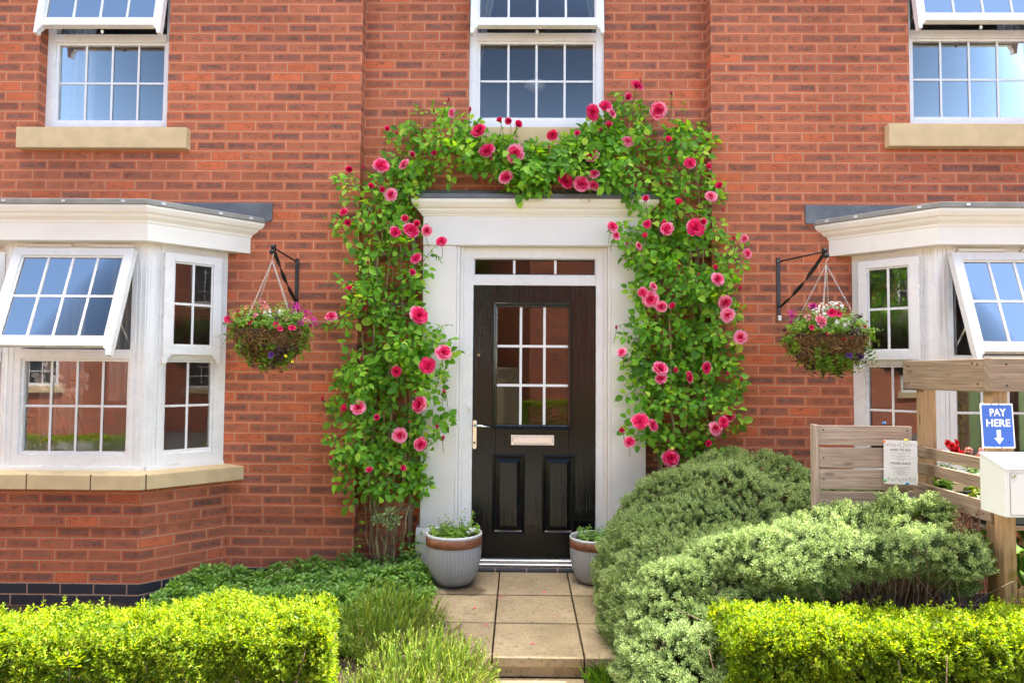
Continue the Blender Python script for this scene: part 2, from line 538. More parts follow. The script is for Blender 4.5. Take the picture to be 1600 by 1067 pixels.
def mat_slab():
    t = NT('riven_paving_slab'); p = t.pos(); r = t.island()
    o = t.nd('ShaderNodeVectorMath', operation='ADD'); t.ln(p, o.inputs[0])
    cb = t.nd('ShaderNodeCombineXYZ'); t.ln(t.m('MULTIPLY', r, 20.), cb.inputs[0]); t.ln(cb.outputs[0], o.inputs[1]); q = o.outputs[0]
    c = t.ramp(t.noise(q, 3.5, 5, .6), [(.25, (.175, .13, .077)), (.5, (.27, .202, .122)), (.75, (.345, .27, .172))])
    c = t.mix(t.mr(r, 0., 1., 0., .18), c, (.34, .27, .19))
    c = t.mix(t.mr(t.noise(q, 16, 6, .7), .52, .70, 0., .6), c, (.16, .125, .085))
    c = t.mix(t.mr(t.noise(q, 55, 4, .6), .56, .66, 0., .7), c, (.09, .075, .055))
    # damp, mossy patch where the left planter drips
    dv = t.nd('ShaderNodeVectorMath', operation='DISTANCE'); t.ln(t.map(p, (1, 1.4, 0)), dv.inputs[0]); dv.inputs[1].default_value = (-.36, 4.60 * 1.4, 0)
    wet = t.mr(t.m('ADD', dv.outputs['Value'], t.m('MULTIPLY', t.m('SUBTRACT', t.noise(p, 14, 5, .7), .5), .22)), .10, .17, 1., 0.)
    c = t.mix(t.m('MULTIPLY', wet, .8), c, (.07, .045, .028))
    riv = t.noise(q, 5, 6, .6, 1.5)
    h = t.m('ADD', riv, t.m('MULTIPLY', t.noise(q, 90, 3), .12))
    return t.done(t.bsdf(c, .82, t.bump(h, .6, .022), spec=.25))


MAT['slab'] = mat_slab()


def mat_soil(name, a, b, scale=14, bump=.9):
    t = NT(name); p = t.pos(); n = t.noise(p, scale, 7, .7)
    c = t.ramp(n, [(.3, a), (.7, b)])
    c = t.mix(t.mr(t.noise(p, 60, 3), .6, .7, 0., .5), c, tuple(min(1, x * 2.2) for x in b))
    return t.done(t.bsdf(c, .95, t.bump(n, bump, .03), spec=.15))


MAT['soil'] = mat_soil('bed_soil', (.018, .012, .008), (.055, .038, .026))
MAT['ground'] = mat_soil('rough_lawn', (.05, .08, .02), (.10, .13, .04), 6)
MAT['lane'] = mat_soil('pale_block_paving', (.12, .105, .09), (.19, .17, .145), 5, .3)


def mat_pot():
    t = NT('grey_woven_glaze'); uv = t.uv(); sp = t.nd('ShaderNodeSeparateXYZ'); t.ln(uv, sp.inputs[0])
    U = t.m('MULTIPLY', sp.outputs[0], 44.); Vv = t.m('MULTIPLY', sp.outputs[1], 62.)
    ru = t.m('FLOOR', U); rv = t.m('FLOOR', Vv)
    ck = t.m('FLOORED_MODULO', t.m('ADD', ru, rv), 2.)
    fu = t.m('SUBTRACT', U, ru); fv = t.m('SUBTRACT', Vv, rv)
    a = t.m('PINGPONG', t.m('MULTIPLY', fv, 3.), 1.); b = t.m('PINGPONG', t.m('MULTIPLY', fu, 3.), 1.)
    h = t.m('ADD', t.m('MULTIPLY', ck, a), t.m('MULTIPLY', t.m('SUBTRACT', 1., ck), b))
    hm = t.mr(h, .25, .6)
    c = t.mix(hm, (.21, .225, .245), (.37, .38, .395))
    c = t.mix(t.mr(t.noise(t.obj(), 7, 5), .5, .75, 0., .3), c, (.45, .43, .41))
    return t.done(t.bsdf(c, .5, t.bump(hm, .6, .006), spec=.4))


MAT['pot'] = mat_pot()
MAT['pot_rim'] = mat_plain('grey_glaze_rim', (.47, .48, .49), .4, .05, 8)
MAT['rust'] = mat_plain('brown_glaze_band', (.17, .058, .026), .5, .35, 18, .3, 60)
MAT['rose_leaf'] = mat_leaf('rose_leaf', [(0., (.075, .21, .024)), (.4, (.14, .37, .034)), (.7, (.24, .52, .046)), (.92, (.36, .62, .06)), (1., (.50, .64, .08))], .45, rough=.42, vein=.08, spec=.25)
MAT['rose_stem'] = mat_plain('rose_stem', (.13, .10, .035), .6, .5, 18, .3, 60)
MAT['rose_cane'] = mat_plain('woody_cane', (.27, .20, .095), .75, .45, 22, .5, 70, dirt=((.30, .27, .21), .6))
MAT['bud_green'] = mat_plain('sepal_green', (.10, .14, .035), .5, .3, 60)
MAT['rose_petal'] = mat_petal('rose_petal', (.66, .005, .065), (.80, .022, .145), (.93, .36, .52))
MAT['bud_petal'] = mat_petal('rosebud_petal', (.42, .004, .05), (.58, .012, .10), (.75, .10, .24))
MAT['hedge'] = mat_leaf('golden_hedge_leaf', [(0., (.19, .12, .035)), (.02, (.10, .19, .014)), (.5, (.215, .335, .022)), (.85, (.34, .43, .03)), (1., (.56, .56, .06))], .5, rough=.42, vein=.05, spec=.25)
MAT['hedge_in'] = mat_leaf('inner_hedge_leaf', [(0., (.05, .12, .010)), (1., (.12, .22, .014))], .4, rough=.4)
MAT['hebe'] = mat_leaf('hebe_leaf', [(0., (.13, .215, .08)), (.5, (.25, .355, .125)), (.85, (.385, .485, .18)), (1., (.56, .62, .27))], .36, rough=.5, vein=.05)
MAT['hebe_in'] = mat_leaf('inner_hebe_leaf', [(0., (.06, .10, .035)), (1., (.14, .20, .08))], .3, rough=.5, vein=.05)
MAT['sedum'] = mat_leaf('groundcover_leaf', [(0., (.075, .19, .026)), (.6, (.14, .30, .042)), (1., (.25, .42, .075))], .33, rough=.42)
MAT['sedum_bud'] = mat_leaf('groundcover_bud', [(0., (.16, .19, .08)), (1., (.27, .24, .13))], .2)
MAT['lav'] = mat_leaf('lavender_blade', [(0., (.13, .25, .03)), (.5, (.26, .38, .05)), (1., (.44, .50, .11))], .45, rough=.5, vein=0)
MAT['lav_dry'] = mat_leaf('dry_lavender_blade', [(0., (.20, .14, .08)), (1., (.36, .28, .17))], .2, rough=.7, vein=0)
MAT['bedding'] = mat_leaf('bedding_leaf', [(0., (.07, .17, .016)), (.6, (.15, .31, .026)), (1., (.29, .43, .05))], .42)
MAT['purple_leaf'] = mat_leaf('purple_leaf', [(0., (.03, .015, .02)), (1., (.09, .03, .045))], .25)
MAT['hosta'] = mat_leaf('hosta_leaf', [(0., (.06, .15, .012)), (1., (.15, .29, .03))], .4, rough=.32, vein=.3)
MAT['lime'] = mat_leaf('lime_leaf', [(0., (.14, .24, .012)), (1., (.36, .44, .03))], .4)
MAT['twig'] = mat_plain('bare_twig', (.17, .11, .078), .85, .4, 25, .4, 80)
MAT['drytuft'] = mat_leaf('dry_seedhead', [(0., (.11, .045, .028)), (1., (.24, .115, .07))], .2, rough=.8, vein=0)
MAT['moss'] = mat_leaf('dry_moss', [(0., (.17, .095, .03)), (.6, (.36, .21, .075)), (1., (.52, .36, .16))], .15, rough=.85, vein=0)
MAT['coir'] = mat_plain('coir_liner', (.085, .05, .025), .95, .4, 40, 1., 90)
MAT['chain'] = mat_plain('zinc_chain', (.62, .6, .57), .35, .1, 30, metal=.8)
for n_, a_, b_, c_ in (('red', (.40, .003, .008), (.62, .008, .018), (.75, .06, .06)), ('magenta', (.30, .003, .12), (.50, .012, .25), (.7, .12, .42)),
                       ('crimson', (.42, .002, .045), (.60, .008, .09), (.75, .05, .16)), ('pink', (.70, .10, .22), (.82, .26, .38), (.9, .5, .58)),
                       ('white', (.72, .74, .62), (.85, .85, .82), (.9, .9, .88)), ('violet', (.03, .008, .07), (.09, .02, .18), (.16, .05, .28)),
                       ('coral', (.75, .12, .10), (.85, .26, .2), (.9, .45, .38)), ('yellow', (.8, .5, .01), (.85, .65, .02), (.9, .75, .1)),
                       ('orchid', (.80, .55, .38), (.82, .72, .70), (.88, .82, .80))):
    MAT[n_] = mat_petal(n_ + '_petal', a_, b_, c_)
MAT['wood_old'] = mat_wood('weathered_board', (.17, .105, .06), (.46, .325, .21), 1., .22)
MAT['wood_grey'] = mat_wood('silvered_slat', (.27, .185, .14), (.56, .43, .35), 1., .2)
MAT['wood_new'] = mat_wood('honey_post', (.34, .19, .085), (.60, .40, .22), .8, .06)
MAT['boxwhite'] = mat_plain('white_powder_coat', (.68, .68, .65), .35, .02, 4, .05, 200)
MAT['signblue'] = mat_plain('blue_sign_face', (.012, .085, .46), .3, .04, 6)
MAT['signwhite'] = mat_plain('white_sign_print', (.82, .83, .85), .35, .02)
MAT['paper'] = mat_plain('laminated_paper', (.74, .745, .77), .25, .02, 8)
MAT['ink'] = mat_plain('grey_ink', (.10, .10, .11), .6, .1)
MAT['ink_soft'] = mat_plain('soft_grey_ink', (.38, .38, .37), .6, .15)
for n_, c_ in (('pin_blue', (.01, .22, .55)), ('pin_orange', (.8, .2, .02)), ('pin_yellow', (.75, .6, .08)), ('pin_green', (.10, .42, .16))):
    MAT[n_] = mat_plain(n_, c_, .25, .03)
MAT['black_plastic'] = mat_plain('black_plastic', (.02, .021, .023), .45, .15, 15)
MAT['grey_plastic'] = mat_plain('grey_plastic', (.06, .068, .085), .4, .1, 10)
MAT['room_wall'] = mat_plain('room_plaster', (.34, .31, .29), .9, .04, 2)
MAT['room_light'] = mat_plain('pale_room_plaster', (.62, .60, .63), .9, .03, 2)
MAT['room_floor'] = mat_plain('room_carpet', (.14, .11, .09), .95, .1, 8)
MAT['ceramic'] = mat_plain('white_ceramic', (.78, .78, .76), .25, .03)


def mat_voile():
    t = NT('voile_curtain'); d = t.nd('ShaderNodeBsdfDiffuse'); d.inputs[0].default_value = (.78, .78, .76, 1)
    tl = t.nd('ShaderNodeBsdfTranslucent'); tl.inputs[0].default_value = (.78, .78, .76, 1)
    tr = t.nd('ShaderNodeBsdfTransparent')
    a = t.nd('ShaderNodeMixShader'); a.inputs[0].default_value = .45; t.ln(d.outputs[0], a.inputs[1]); t.ln(tl.outputs[0], a.inputs[2])
    b = t.nd('ShaderNodeMixShader'); b.inputs[0].default_value = .3; t.ln(a.outputs[0], b.inputs[1]); t.ln(tr.outputs[0], b.inputs[2])
    return t.done(b.outputs[0])


MAT['voile'] = mat_voile()
MAT['curtain'] = mat_plain('grey_curtain', (.42, .40, .38), .9, .06, 20)
MAT['roof_tile'] = mat_plain('roof_tile', (.12, .07, .055), .8, .2, 12, .4, 20)
# ------------------------------------------------------------------ world, sun
CLOUD_FILL = 62.0
EL, AZ = math.radians(57), math.radians(74)
w = bpy.data.worlds.new('World'); sc.world = w; w.use_nodes = True
nt = w.node_tree
bg = nt.nodes['Background']
sky = nt.nodes.new('ShaderNodeTexSky'); sky.sky_type = 'NISHITA'; sky.sun_disc = False
sky.sun_elevation = EL; sky.sun_rotation = AZ; sky.air_density = 1.0; sky.dust_density = .35; sky.ozone_density = 1.6
# unseen bright cloud overhead and at the sides, added for whiter fill light
tc = nt.nodes.new('ShaderNodeTexCoord')
sx = nt.nodes.new('ShaderNodeSeparateXYZ'); nt.links.new(tc.outputs['Generated'], sx.inputs[0])
cn = nt.nodes.new('ShaderNodeTexNoise'); nt.links.new(tc.outputs['Generated'], cn.inputs['Vector'])
cn.inputs['Scale'].default_value = 3.2; cn.inputs['Detail'].default_value = 7; cn.inputs['Roughness'].default_value = .55
def wmap(v, a, b):
    m_ = nt.nodes.new('ShaderNodeMapRange'); m_.interpolation_type = 'SMOOTHSTEP'; nt.links.new(v, m_.inputs[0]); m_.inputs[1].default_value = a; m_.inputs[2].default_value = b
    return m_.outputs[0]
mk = nt.nodes.new('ShaderNodeMath'); mk.operation = 'MULTIPLY'
ab = nt.nodes.new('ShaderNodeMath'); ab.operation = 'ABSOLUTE'; nt.links.new(sx.outputs[0], ab.inputs[0])
sd_ = nt.nodes.new('ShaderNodeMath'); sd_.operation = 'MULTIPLY'; nt.links.new(wmap(ab.outputs[0], .70, .88), sd_.inputs[0]); nt.links.new(wmap(sx.outputs[2], .22, .38), sd_.inputs[1])
mx_ = nt.nodes.new('ShaderNodeMath'); mx_.operation = 'MAXIMUM'; sy_ = nt.nodes.new('ShaderNodeMath'); sy_.operation = 'MULTIPLY'; nt.links.new(sd_.outputs[0], sy_.inputs[0]); nt.links.new(wmap(sx.outputs[1], -.34, -.08), sy_.inputs[1])
nt.links.new(sy_.outputs[0], mx_.inputs[0]); nt.links.new(wmap(sx.outputs[2], .86, .95), mx_.inputs[1])
nt.links.new(wmap(cn.outputs[0], .34, .54), mk.inputs[0]); nt.links.new(mx_.outputs[0], mk.inputs[1])
mxs = nt.nodes.new('ShaderNodeMix'); mxs.data_type = 'RGBA'
# brighter pale air towards the horizon
hz_ = nt.nodes.new('ShaderNodeMath'); hz_.operation = 'MULTIPLY_ADD'; nt.links.new(wmap(sx.outputs[2], .46, .20), hz_.inputs[0]); hz_.inputs[1].default_value = 3.0; hz_.inputs[2].default_value = 1.0
hs_ = nt.nodes.new('ShaderNodeVectorMath'); hs_.operation = 'SCALE'; nt.links.new(sky.outputs[0], hs_.inputs[0]); nt.links.new(hz_.outputs[0], hs_.inputs['Scale'])
nt.links.new(mk.outputs[0], mxs.inputs[0]); nt.links.new(hs_.outputs[0], mxs.inputs[6]); mxs.inputs[7].default_value = (CLOUD_FILL * 1.05, CLOUD_FILL, CLOUD_FILL * .90, 1)
nt.links.new(mxs.outputs[2], bg.inputs[0]); bg.inputs[1].default_value = 0.055
sd = bpy.data.lights.new('sun', 'SUN'); sd.energy = 3.6; sd.angle = math.radians(.53); sd.color = (1., .955, .89)
so = bpy.data.objects.new('sun', sd); COL.objects.link(so)
S_DIR = Vector((math.sin(AZ) * math.cos(EL), math.cos(AZ) * math.cos(EL), math.sin(EL)))
so.rotation_euler = S_DIR.to_track_quat('Z', 'Y').to_euler(); so.location = (6, 3, 9)
sc.view_settings.view_transform = 'Standard'; sc.view_settings.look = 'None'
sc.view_settings.exposure = 2.43; sc.view_settings.gamma = 1.0
sc.cycles.max_bounces = 8; sc.cycles.transparent_max_bounces = 16; sc.cycles.caustics_reflective = False; sc.cycles.caustics_refractive = False
sc.cycles.sample_clamp_indirect = 6.0

# ------------------------------------------------------------------ ground
def sheet(name, x0, x1, y0, y1, z, mat, n=1, kind='structure', amp=0., zf=None):
    nx = max(2, int(n) + 1)
    xs = np.linspace(x0, x1, nx); ys = np.linspace(y0, y1, nx)
    P = np.array([(x, y, z) for y in ys for x in xs])
    if amp: P[:, 2] += vnoise(P, 3.2, 5) * amp
    if zf: P[:, 2] = [zf(a, b) for a, b in P[:, :2]]
    F = np.array([(j * nx + i, j * nx + i + 1, (j + 1) * nx + i + 1, (j + 1) * nx + i) for j in range(nx - 1) for i in range(nx - 1)])
    o = np_mesh(name, P, F, mat); o['kind'] = kind
    return o


sheet('ground', -300, 300, -300, 300, -.40, MAT['ground'])
sheet('lane', -40, 40, -7.0, 2.35, -.33, MAT['lane'])
sheet('soil_bed', -7.5, -.62, 2.45, 5.028, -.14, MAT['soil'], 60, amp=.02)
sheet('soil_bed', .83, 7.5, 2.45, 5.028, -.15, MAT['soil'], 60, amp=.02)

# paved path: three rows of riven slabs falling gently towards the step
mb = MB()
def zpath(y): return -.036 * (4.98 - y)
rowsY = [(4.537, 4.976), (4.087, 4.521), (3.63, 4.071)]
xj = [-.612, -.138, .346, .820]
for a, b in rowsY:
    for k in range(3):
        x0, x1 = xj[k] + .0045, xj[k + 1] - .0045
        i = len(mb.v); dz = random.uniform(-.0015, .0015)
        mb.wbox(x0, x1, a, b, -.05, 0)
        for q in range(i, len(mb.v)):
            v = mb.v[q]; v.z += zpath(v.y) + dz
# riser slabs and the lower slabs
for k in range(3): mb.wbox(xj[k] + .004, xj[k + 1] - .004, 3.645, 3.69, -.155, -.101)
for k in range(3):
    for a, b in ((3.19, 3.64), (2.735, 3.185)): mb.wbox(xj[k] + .004, xj[k + 1] - .004, a, b, -.21, -.157)
mb.build('path', MAT['slab'], None, bevel=.004, seg=2, kind='structure')
mb = MB(); mb.wbox(-.60, .81, 3.66, 4.97, -.3, -.085); mb.wbox(-.60, .81, 2.75, 3.63, -.35, -.185)
mb.build('path_bedding', MAT['soil'], None, kind='structure')

# ------------------------------------------------------------------ the house
house = thing('brick_house', 'red brick house front with white windows, bays and a black front door', 'house', (.1, 5.2, 0))
YW, YR = 5.03, 5.15
XL, XR = -1.207, 1.412


def wall(name, x0, x1, z0, z1, Y, holes, uo, reveal=.09, mat='brick'):
    mb = MB()
    xs = sorted({x0, x1, *[h[0] for h in holes], *[h[1] for h in holes]}); xs = [x for x in xs if x0 <= x <= x1]
    zs = sorted({z0, z1, *[h[2] for h in holes], *[h[3] for h in holes]}); zs = [z for z in zs if z0 <= z <= z1]
    for a, b in zip(xs, xs[1:]):
        for c, d in zip(zs, zs[1:]):
            mx, mz = (a + b) / 2, (c + d) / 2
            if any(h[0] < mx < h[1] and h[2] < mz < h[3] for h in holes): continue
            mb.face([(a, Y, c), (b, Y, c), (b, Y, d), (a, Y, d)], [(a - uo, c), (b - uo, c), (b - uo, d), (a - uo, d)])
    for h in holes:
        if len(h) > 4 and h[4] == 0: continue
        a, b, c, d = h[:4]; r = Y + reveal
        mb.face([(a, Y, c), (a, Y, d), (a, r, d), (a, r, c)], [(0, c), (0, d), (.1124, d), (.1124, c)])
        mb.face([(b, Y, d), (b, Y, c), (b, r, c), (b, r, d)], [(0, d), (0, c), (.1124, c), (.1124, d)])
        mb.face([(a, Y, d), (b, Y, d), (b, r, d), (a, r, d)], [(a, 0), (b, 0), (b, .09), (a, .09)])
        mb.face([(b, Y, c), (a, Y, c), (a, r, c), (b, r, c)], [(b, 0), (a, 0), (a, .09), (b, .09)])
    return mb.build(name, MAT[mat], house)


# bay plan: junction, front corner, front corner, junction
BAYS = [(-3.96, -3.55, -2.55, -2.14), (2.396, 2.806, 3.806, 4.216)]
YB = 4.62
WIN_L = (-3.655, -2.672, 3.255, 4.80)
WIN_C = (-.408, .632, 3.305, 4.86)
WIN_R = (2.885, 3.915, 3.297, 4.84)
ZT = 5.325
wl = wall('wall', -7, XL, -.6, ZT, YW, [WIN_L, (BAYS[0][0] + .047, BAYS[0][3] - .047, .45, 2.5, 0)], XL)
wr = wall('wall', XR, 7, -.6, ZT, YW, [WIN_R, (BAYS[1][0] + .047, BAYS[1][3] - .047, .45, 2.5, 0)], XR)
wc = wall('wall', XL, XR, -.6, ZT, YR, [WIN_C, (-.45, .66, -.1, 2.35, 0)], XL + .004, .06)
# pier returns beside the recess
mb = MB()
mb.face([(XL, YW, -.6), (XL, YR, -.6), (XL, YR, ZT), (XL, YW, ZT)], [(0, -.6), (.12, -.6), (.12, ZT), (0, ZT)])
mb.face([(XR, YR, -.6), (XR, YW, -.6), (XR, YW, ZT), (XR, YR, ZT)], [(.12, -.6), (0, -.6), (0, ZT), (.12, ZT)])
mb.build('pier_return', MAT['brick'], house)


def miter(path):
    out = []
    P = [Vector((*p, 0)) for p in path]
    nn = []
    for a, b in zip(P, P[1:]):
        d = (b - a).normalized(); nn.append(Vector((d.y, -d.x, 0)))
    for k in range(len(P)):
        if k == 0: out.append(nn[0])
        elif k == len(P) - 1: out.append(nn[-1])
        else:
            s = nn[k - 1] + nn[k]; out.append(s / s.dot(nn[k]))
    return P, out


def sweep(mb, path, prof, ends=None):
    """prof: (outward offset, z) bottom to top, along a plan path with mitred corners;
    ends: y of the wall plane on which the two end sections are cut"""
    P, M = miter(path)
    def pt(k, d, z):
        q = P[k] + M[k] * d
        if ends is not None and k in (0, len(P) - 1):
            j = 1 if k == 0 else len(P) - 2
            q2 = P[j] + M[j] * d; dv = q - q2
            if abs(dv.y) > 1e-6:
                q = q2 + dv * ((ends - q2.y) / dv.y)
        return Vector((q.x, q.y, z))
    rows = [[pt(k, d, z) for k in range(len(P))] for d, z in prof]
    L = [0]
    for a, b in zip(P, P[1:]): L.append(L[-1] + (b - a).length)
    uvs = []; dd = 0
    for r, (d, z) in enumerate(prof):
        if r: dd += math.hypot(d - prof[r - 1][0], z - prof[r - 1][1])
        uvs.append([(l, dd) for l in L])
    for a in range(len(rows) - 1):
        for b in range(len(P) - 1):
            mb.face([rows[a][b], rows[a][b + 1], rows[a + 1][b + 1], rows[a + 1][b]], [uvs[a][b], uvs[a][b + 1], uvs[a + 1][b + 1], uvs[a + 1][b]])


def uvpath(mb, path, z0, z1, off, u0=0.):
    """vertical brick skin along a plan path"""
    P, M = miter(path); L = u0
    Q = [p + m * off for p, m in zip(P, M)]
    for a, b in zip(Q, Q[1:]):
        l = (b - a).length
        mb.face([(a.x, a.y, z0), (b.x, b.y, z0), (b.x, b.y, z1), (a.x, a.y, z1)], [(L, z0), (L + l, z0), (L + l, z1), (L, z1)])
        L += l


# bay bases, string course, blue brick band
for bx in BAYS:
    path = [(bx[0], YW), (bx[1], YB), (bx[2], YB), (bx[3], YW)]
    mb = MB()
    P, M = miter(path); u = .0
    uvpath(mb, path, -.6, .64, 0, -.11)
    mb.build('bay_wall', MAT['brick'], house)
def course(mb, path, z0, z1, off, u0):
    uvpath(mb, path, z0, z1, off, u0)
    sweep(mb, path, [(0, z0), (off, z0)]); sweep(mb, path, [(off, z1), (0, z1)])
lp = [(-7, YW), (BAYS[0][0], YW), (BAYS[0][1], YB), (BAYS[0][2], YB), (BAYS[0][3], YW), (XL, YW), (XL, YR), (-.73, YR)]
rp = [(.93, YR), (XR, YR), (XR, YW), (BAYS[1][0], YW), (BAYS[1][1], YB), (BAYS[1][2], YB), (BAYS[1][3], YW), (7, YW)]
for p_ in (lp, rp):
    mb = MB(); course(mb, p_, .375, .45, .011, .04); mb.build('string_course', MAT['brick'], house)
    mb = MB(); course(mb, p_, -.15, 0, .003, .07); mb.build('blue_brick_band', MAT['blue_brick'], house)


def rframe(mb, F, u0, u1, v0, v1, wl_, wr_, wb, wt, n0, n1):
    mb.box(F, u0, u0 + wl_, v0, v1, n0, n1); mb.box(F, u1 - wr_, u1, v0, v1, n0, n1)
    mb.box(F, u0 + wl_, u1 - wr_, v0, v0 + wb, n0, n1); mb.box(F, u0 + wl_, u1 - wr_, v1 - wt, v1, n0, n1)


def bars(mb, F, u0, u1, v0, v1, nc, nr, n0, n1, w_=.017):
    us = [u0 + (u1 - u0) * k / nc for k in range(1, nc)]; vs = [v0 + (v1 - v0) * k / nr for k in range(1, nr)]
    for u in us: mb.box(F, u - w_ / 2, u + w_ / 2, v0, v1, n0, n1)
    e = [u0] + us + [u1]
    for v in vs:
        for a, b in zip(e, e[1:]):
            mb.box(F, a + (w_ / 2 if a != u0 else 0), b - (w_ / 2 if b != u1 else 0), v - w_ / 2, v + w_ / 2, n0 + .001, n1 - .001)


def horn(mb, F, u0, w_, v, n0, n1, inner):
    """little curved horn below a sash stile; inner = +1 when the curve faces +u"""
    h = .062
    pts = [(0, 0), (w_ * 1.45, 0), (w_ * 1.38, -.012), (w_ * 1.1, -.02), (w_ * .82, -.030), (w_ * .72, -.044), (w_ * .70, -h), (0, -h)]
    pts = [(u0 + (p[0] if inner > 0 else w_ - p[0]), v + p[1]) for p in pts]
    if inner > 0: pts = pts[::-1]
    mb.prism(F, pts[::-1] if F.u.cross(F.v).dot(F.n) > 0 else pts, n0, n1)


def sash(F, u0, u1, v0, v1, parent, nc, nr, st=.058, rb=.062, thick=.05, horns=True, name='sash'):
    mb = MB()
    rframe(mb, F, u0, u1, v0, v1, st, st, rb, .055, 0, thick)
    # raised inner bead
    b = .012
    rframe(mb, F, u0 + st, u1 - st, v0 + rb, v1 - .055, b, b, b, b, .012, thick - .014)
    if horns:
        horn(mb, F, u0, .038, v0, .004, thick - .002, 1); horn(mb, F, u1 - .038, .038, v0, .004, thick - .002, -1)
    a0, a1, c0, c1 = u0 + st + b, u1 - st - b, v0 + rb + b, v1 - .055 - b
    bars(mb, F, a0, a1, c0, c1, nc, nr, .0262, .031)
    o = mb.build(name, MAT['upvc'], parent, bevel=.003, seg=2)
    g = MB(); g.box(F, a0 - .004, a1 + .004, c0 - .004, c1 + .004, .02, .026); g.build('pane', MAT['glass'], parent)
    g = MB(); rframe(g, F, a0 - .001, a1 + .001, c0 - .001, c1 + .001, .004, .004, .004, .004, .0263, .0275); g.build('gasket', MAT['dark'], parent)
    return o


def tilted(x0, y, z, ang):
    return Fr((x0, y, z), (1, 0, 0), (0, math.sin(ang), math.cos(ang)))


def upper_window(wn, Yf, zt, ang, sill_x, sill_z, nc=4):
    x0, x1, z0, z1 = wn
    F = front(Yf)
    mb = MB()
    rframe(mb, F, x0, x1, z0, z1, .062, .062, .065, .06, -.06, 0)
    mb.box(F, x0 + .062, x1 - .062, zt, zt + .062, -.06, .004)
    # bead of the fixed light
    rframe(mb, F, x0 + .062, x1 - .062, z0 + .065, zt, .022, .022, .022, .018, -.05, -.012)
    bars(mb, F, x0 + .084, x1 - .084, z0 + .087, zt - .018, nc, 2, -.0298, -.024)
    mb.box(F, x0 - .002, x1 + .002, z0 - .018, z0, -.06, .022)
    o = mb.build('window', MAT['upvc'], house, bevel=.003, seg=2)
    g = MB(); g.box(F, x0 + .08, x1 - .08, z0 + .083, zt - .014, -.036, -.030); g.build('pane', MAT['glass'], o)
    s = MB(); rframe(s, F, x0 - .012, x1 + .012, z0 - .02, z1 + .01, .0115, .0115, .0015, .0095, -.062, -.02); s.build('mastic', MAT['brown_seal'], o)
    zh = z1 - .05
    sash(tilted(x0, Yf - .002, zh, ang), .018, x1 - x0 - .018, -(zh - zt - .028), 0, o, nc, 2)
    # friction stays
    for x in (x0 + .075, x1 - .075):
        t = MB(); t.tube([(x, Yf + .01, zt + .12), (x, Yf - .06, zt + .22), (x, Yf - .02, zt + .34)], .005, 5); t.build('stay', MAT['chrome'], o)
    t = MB(); c = (x0 + x1) / 2
    L = zh - zt - .028
    t.blob((c, Yf - math.sin(ang) * L + .012, zh - math.cos(ang) * L - .012), (.012, .008, .018)); t.build('catch', MAT['ceramic'], o)
    sl = MB()
    sl.wbox(sill_x[0], sill_x[1], 4.965 if Yf < 5.15 else 5.085, Yf + .01, sill_z[0], sill_z[1])
    sl.build('sill', MAT['stone'], o, bevel=.006, seg=2)
    return o


upper_window(WIN_L, 5.115, 3.945, math.radians(9.5), (-3.765, -2.488), (3.075, 3.232))
upper_window(WIN_C, 5.175, 3.99, math.radians(8), (-.52, .75), (3.125, 3.283))
upper_window(WIN_R, 5.115, 3.985, math.radians(9.5), (2.693, 4.11), (3.105, 3.275))


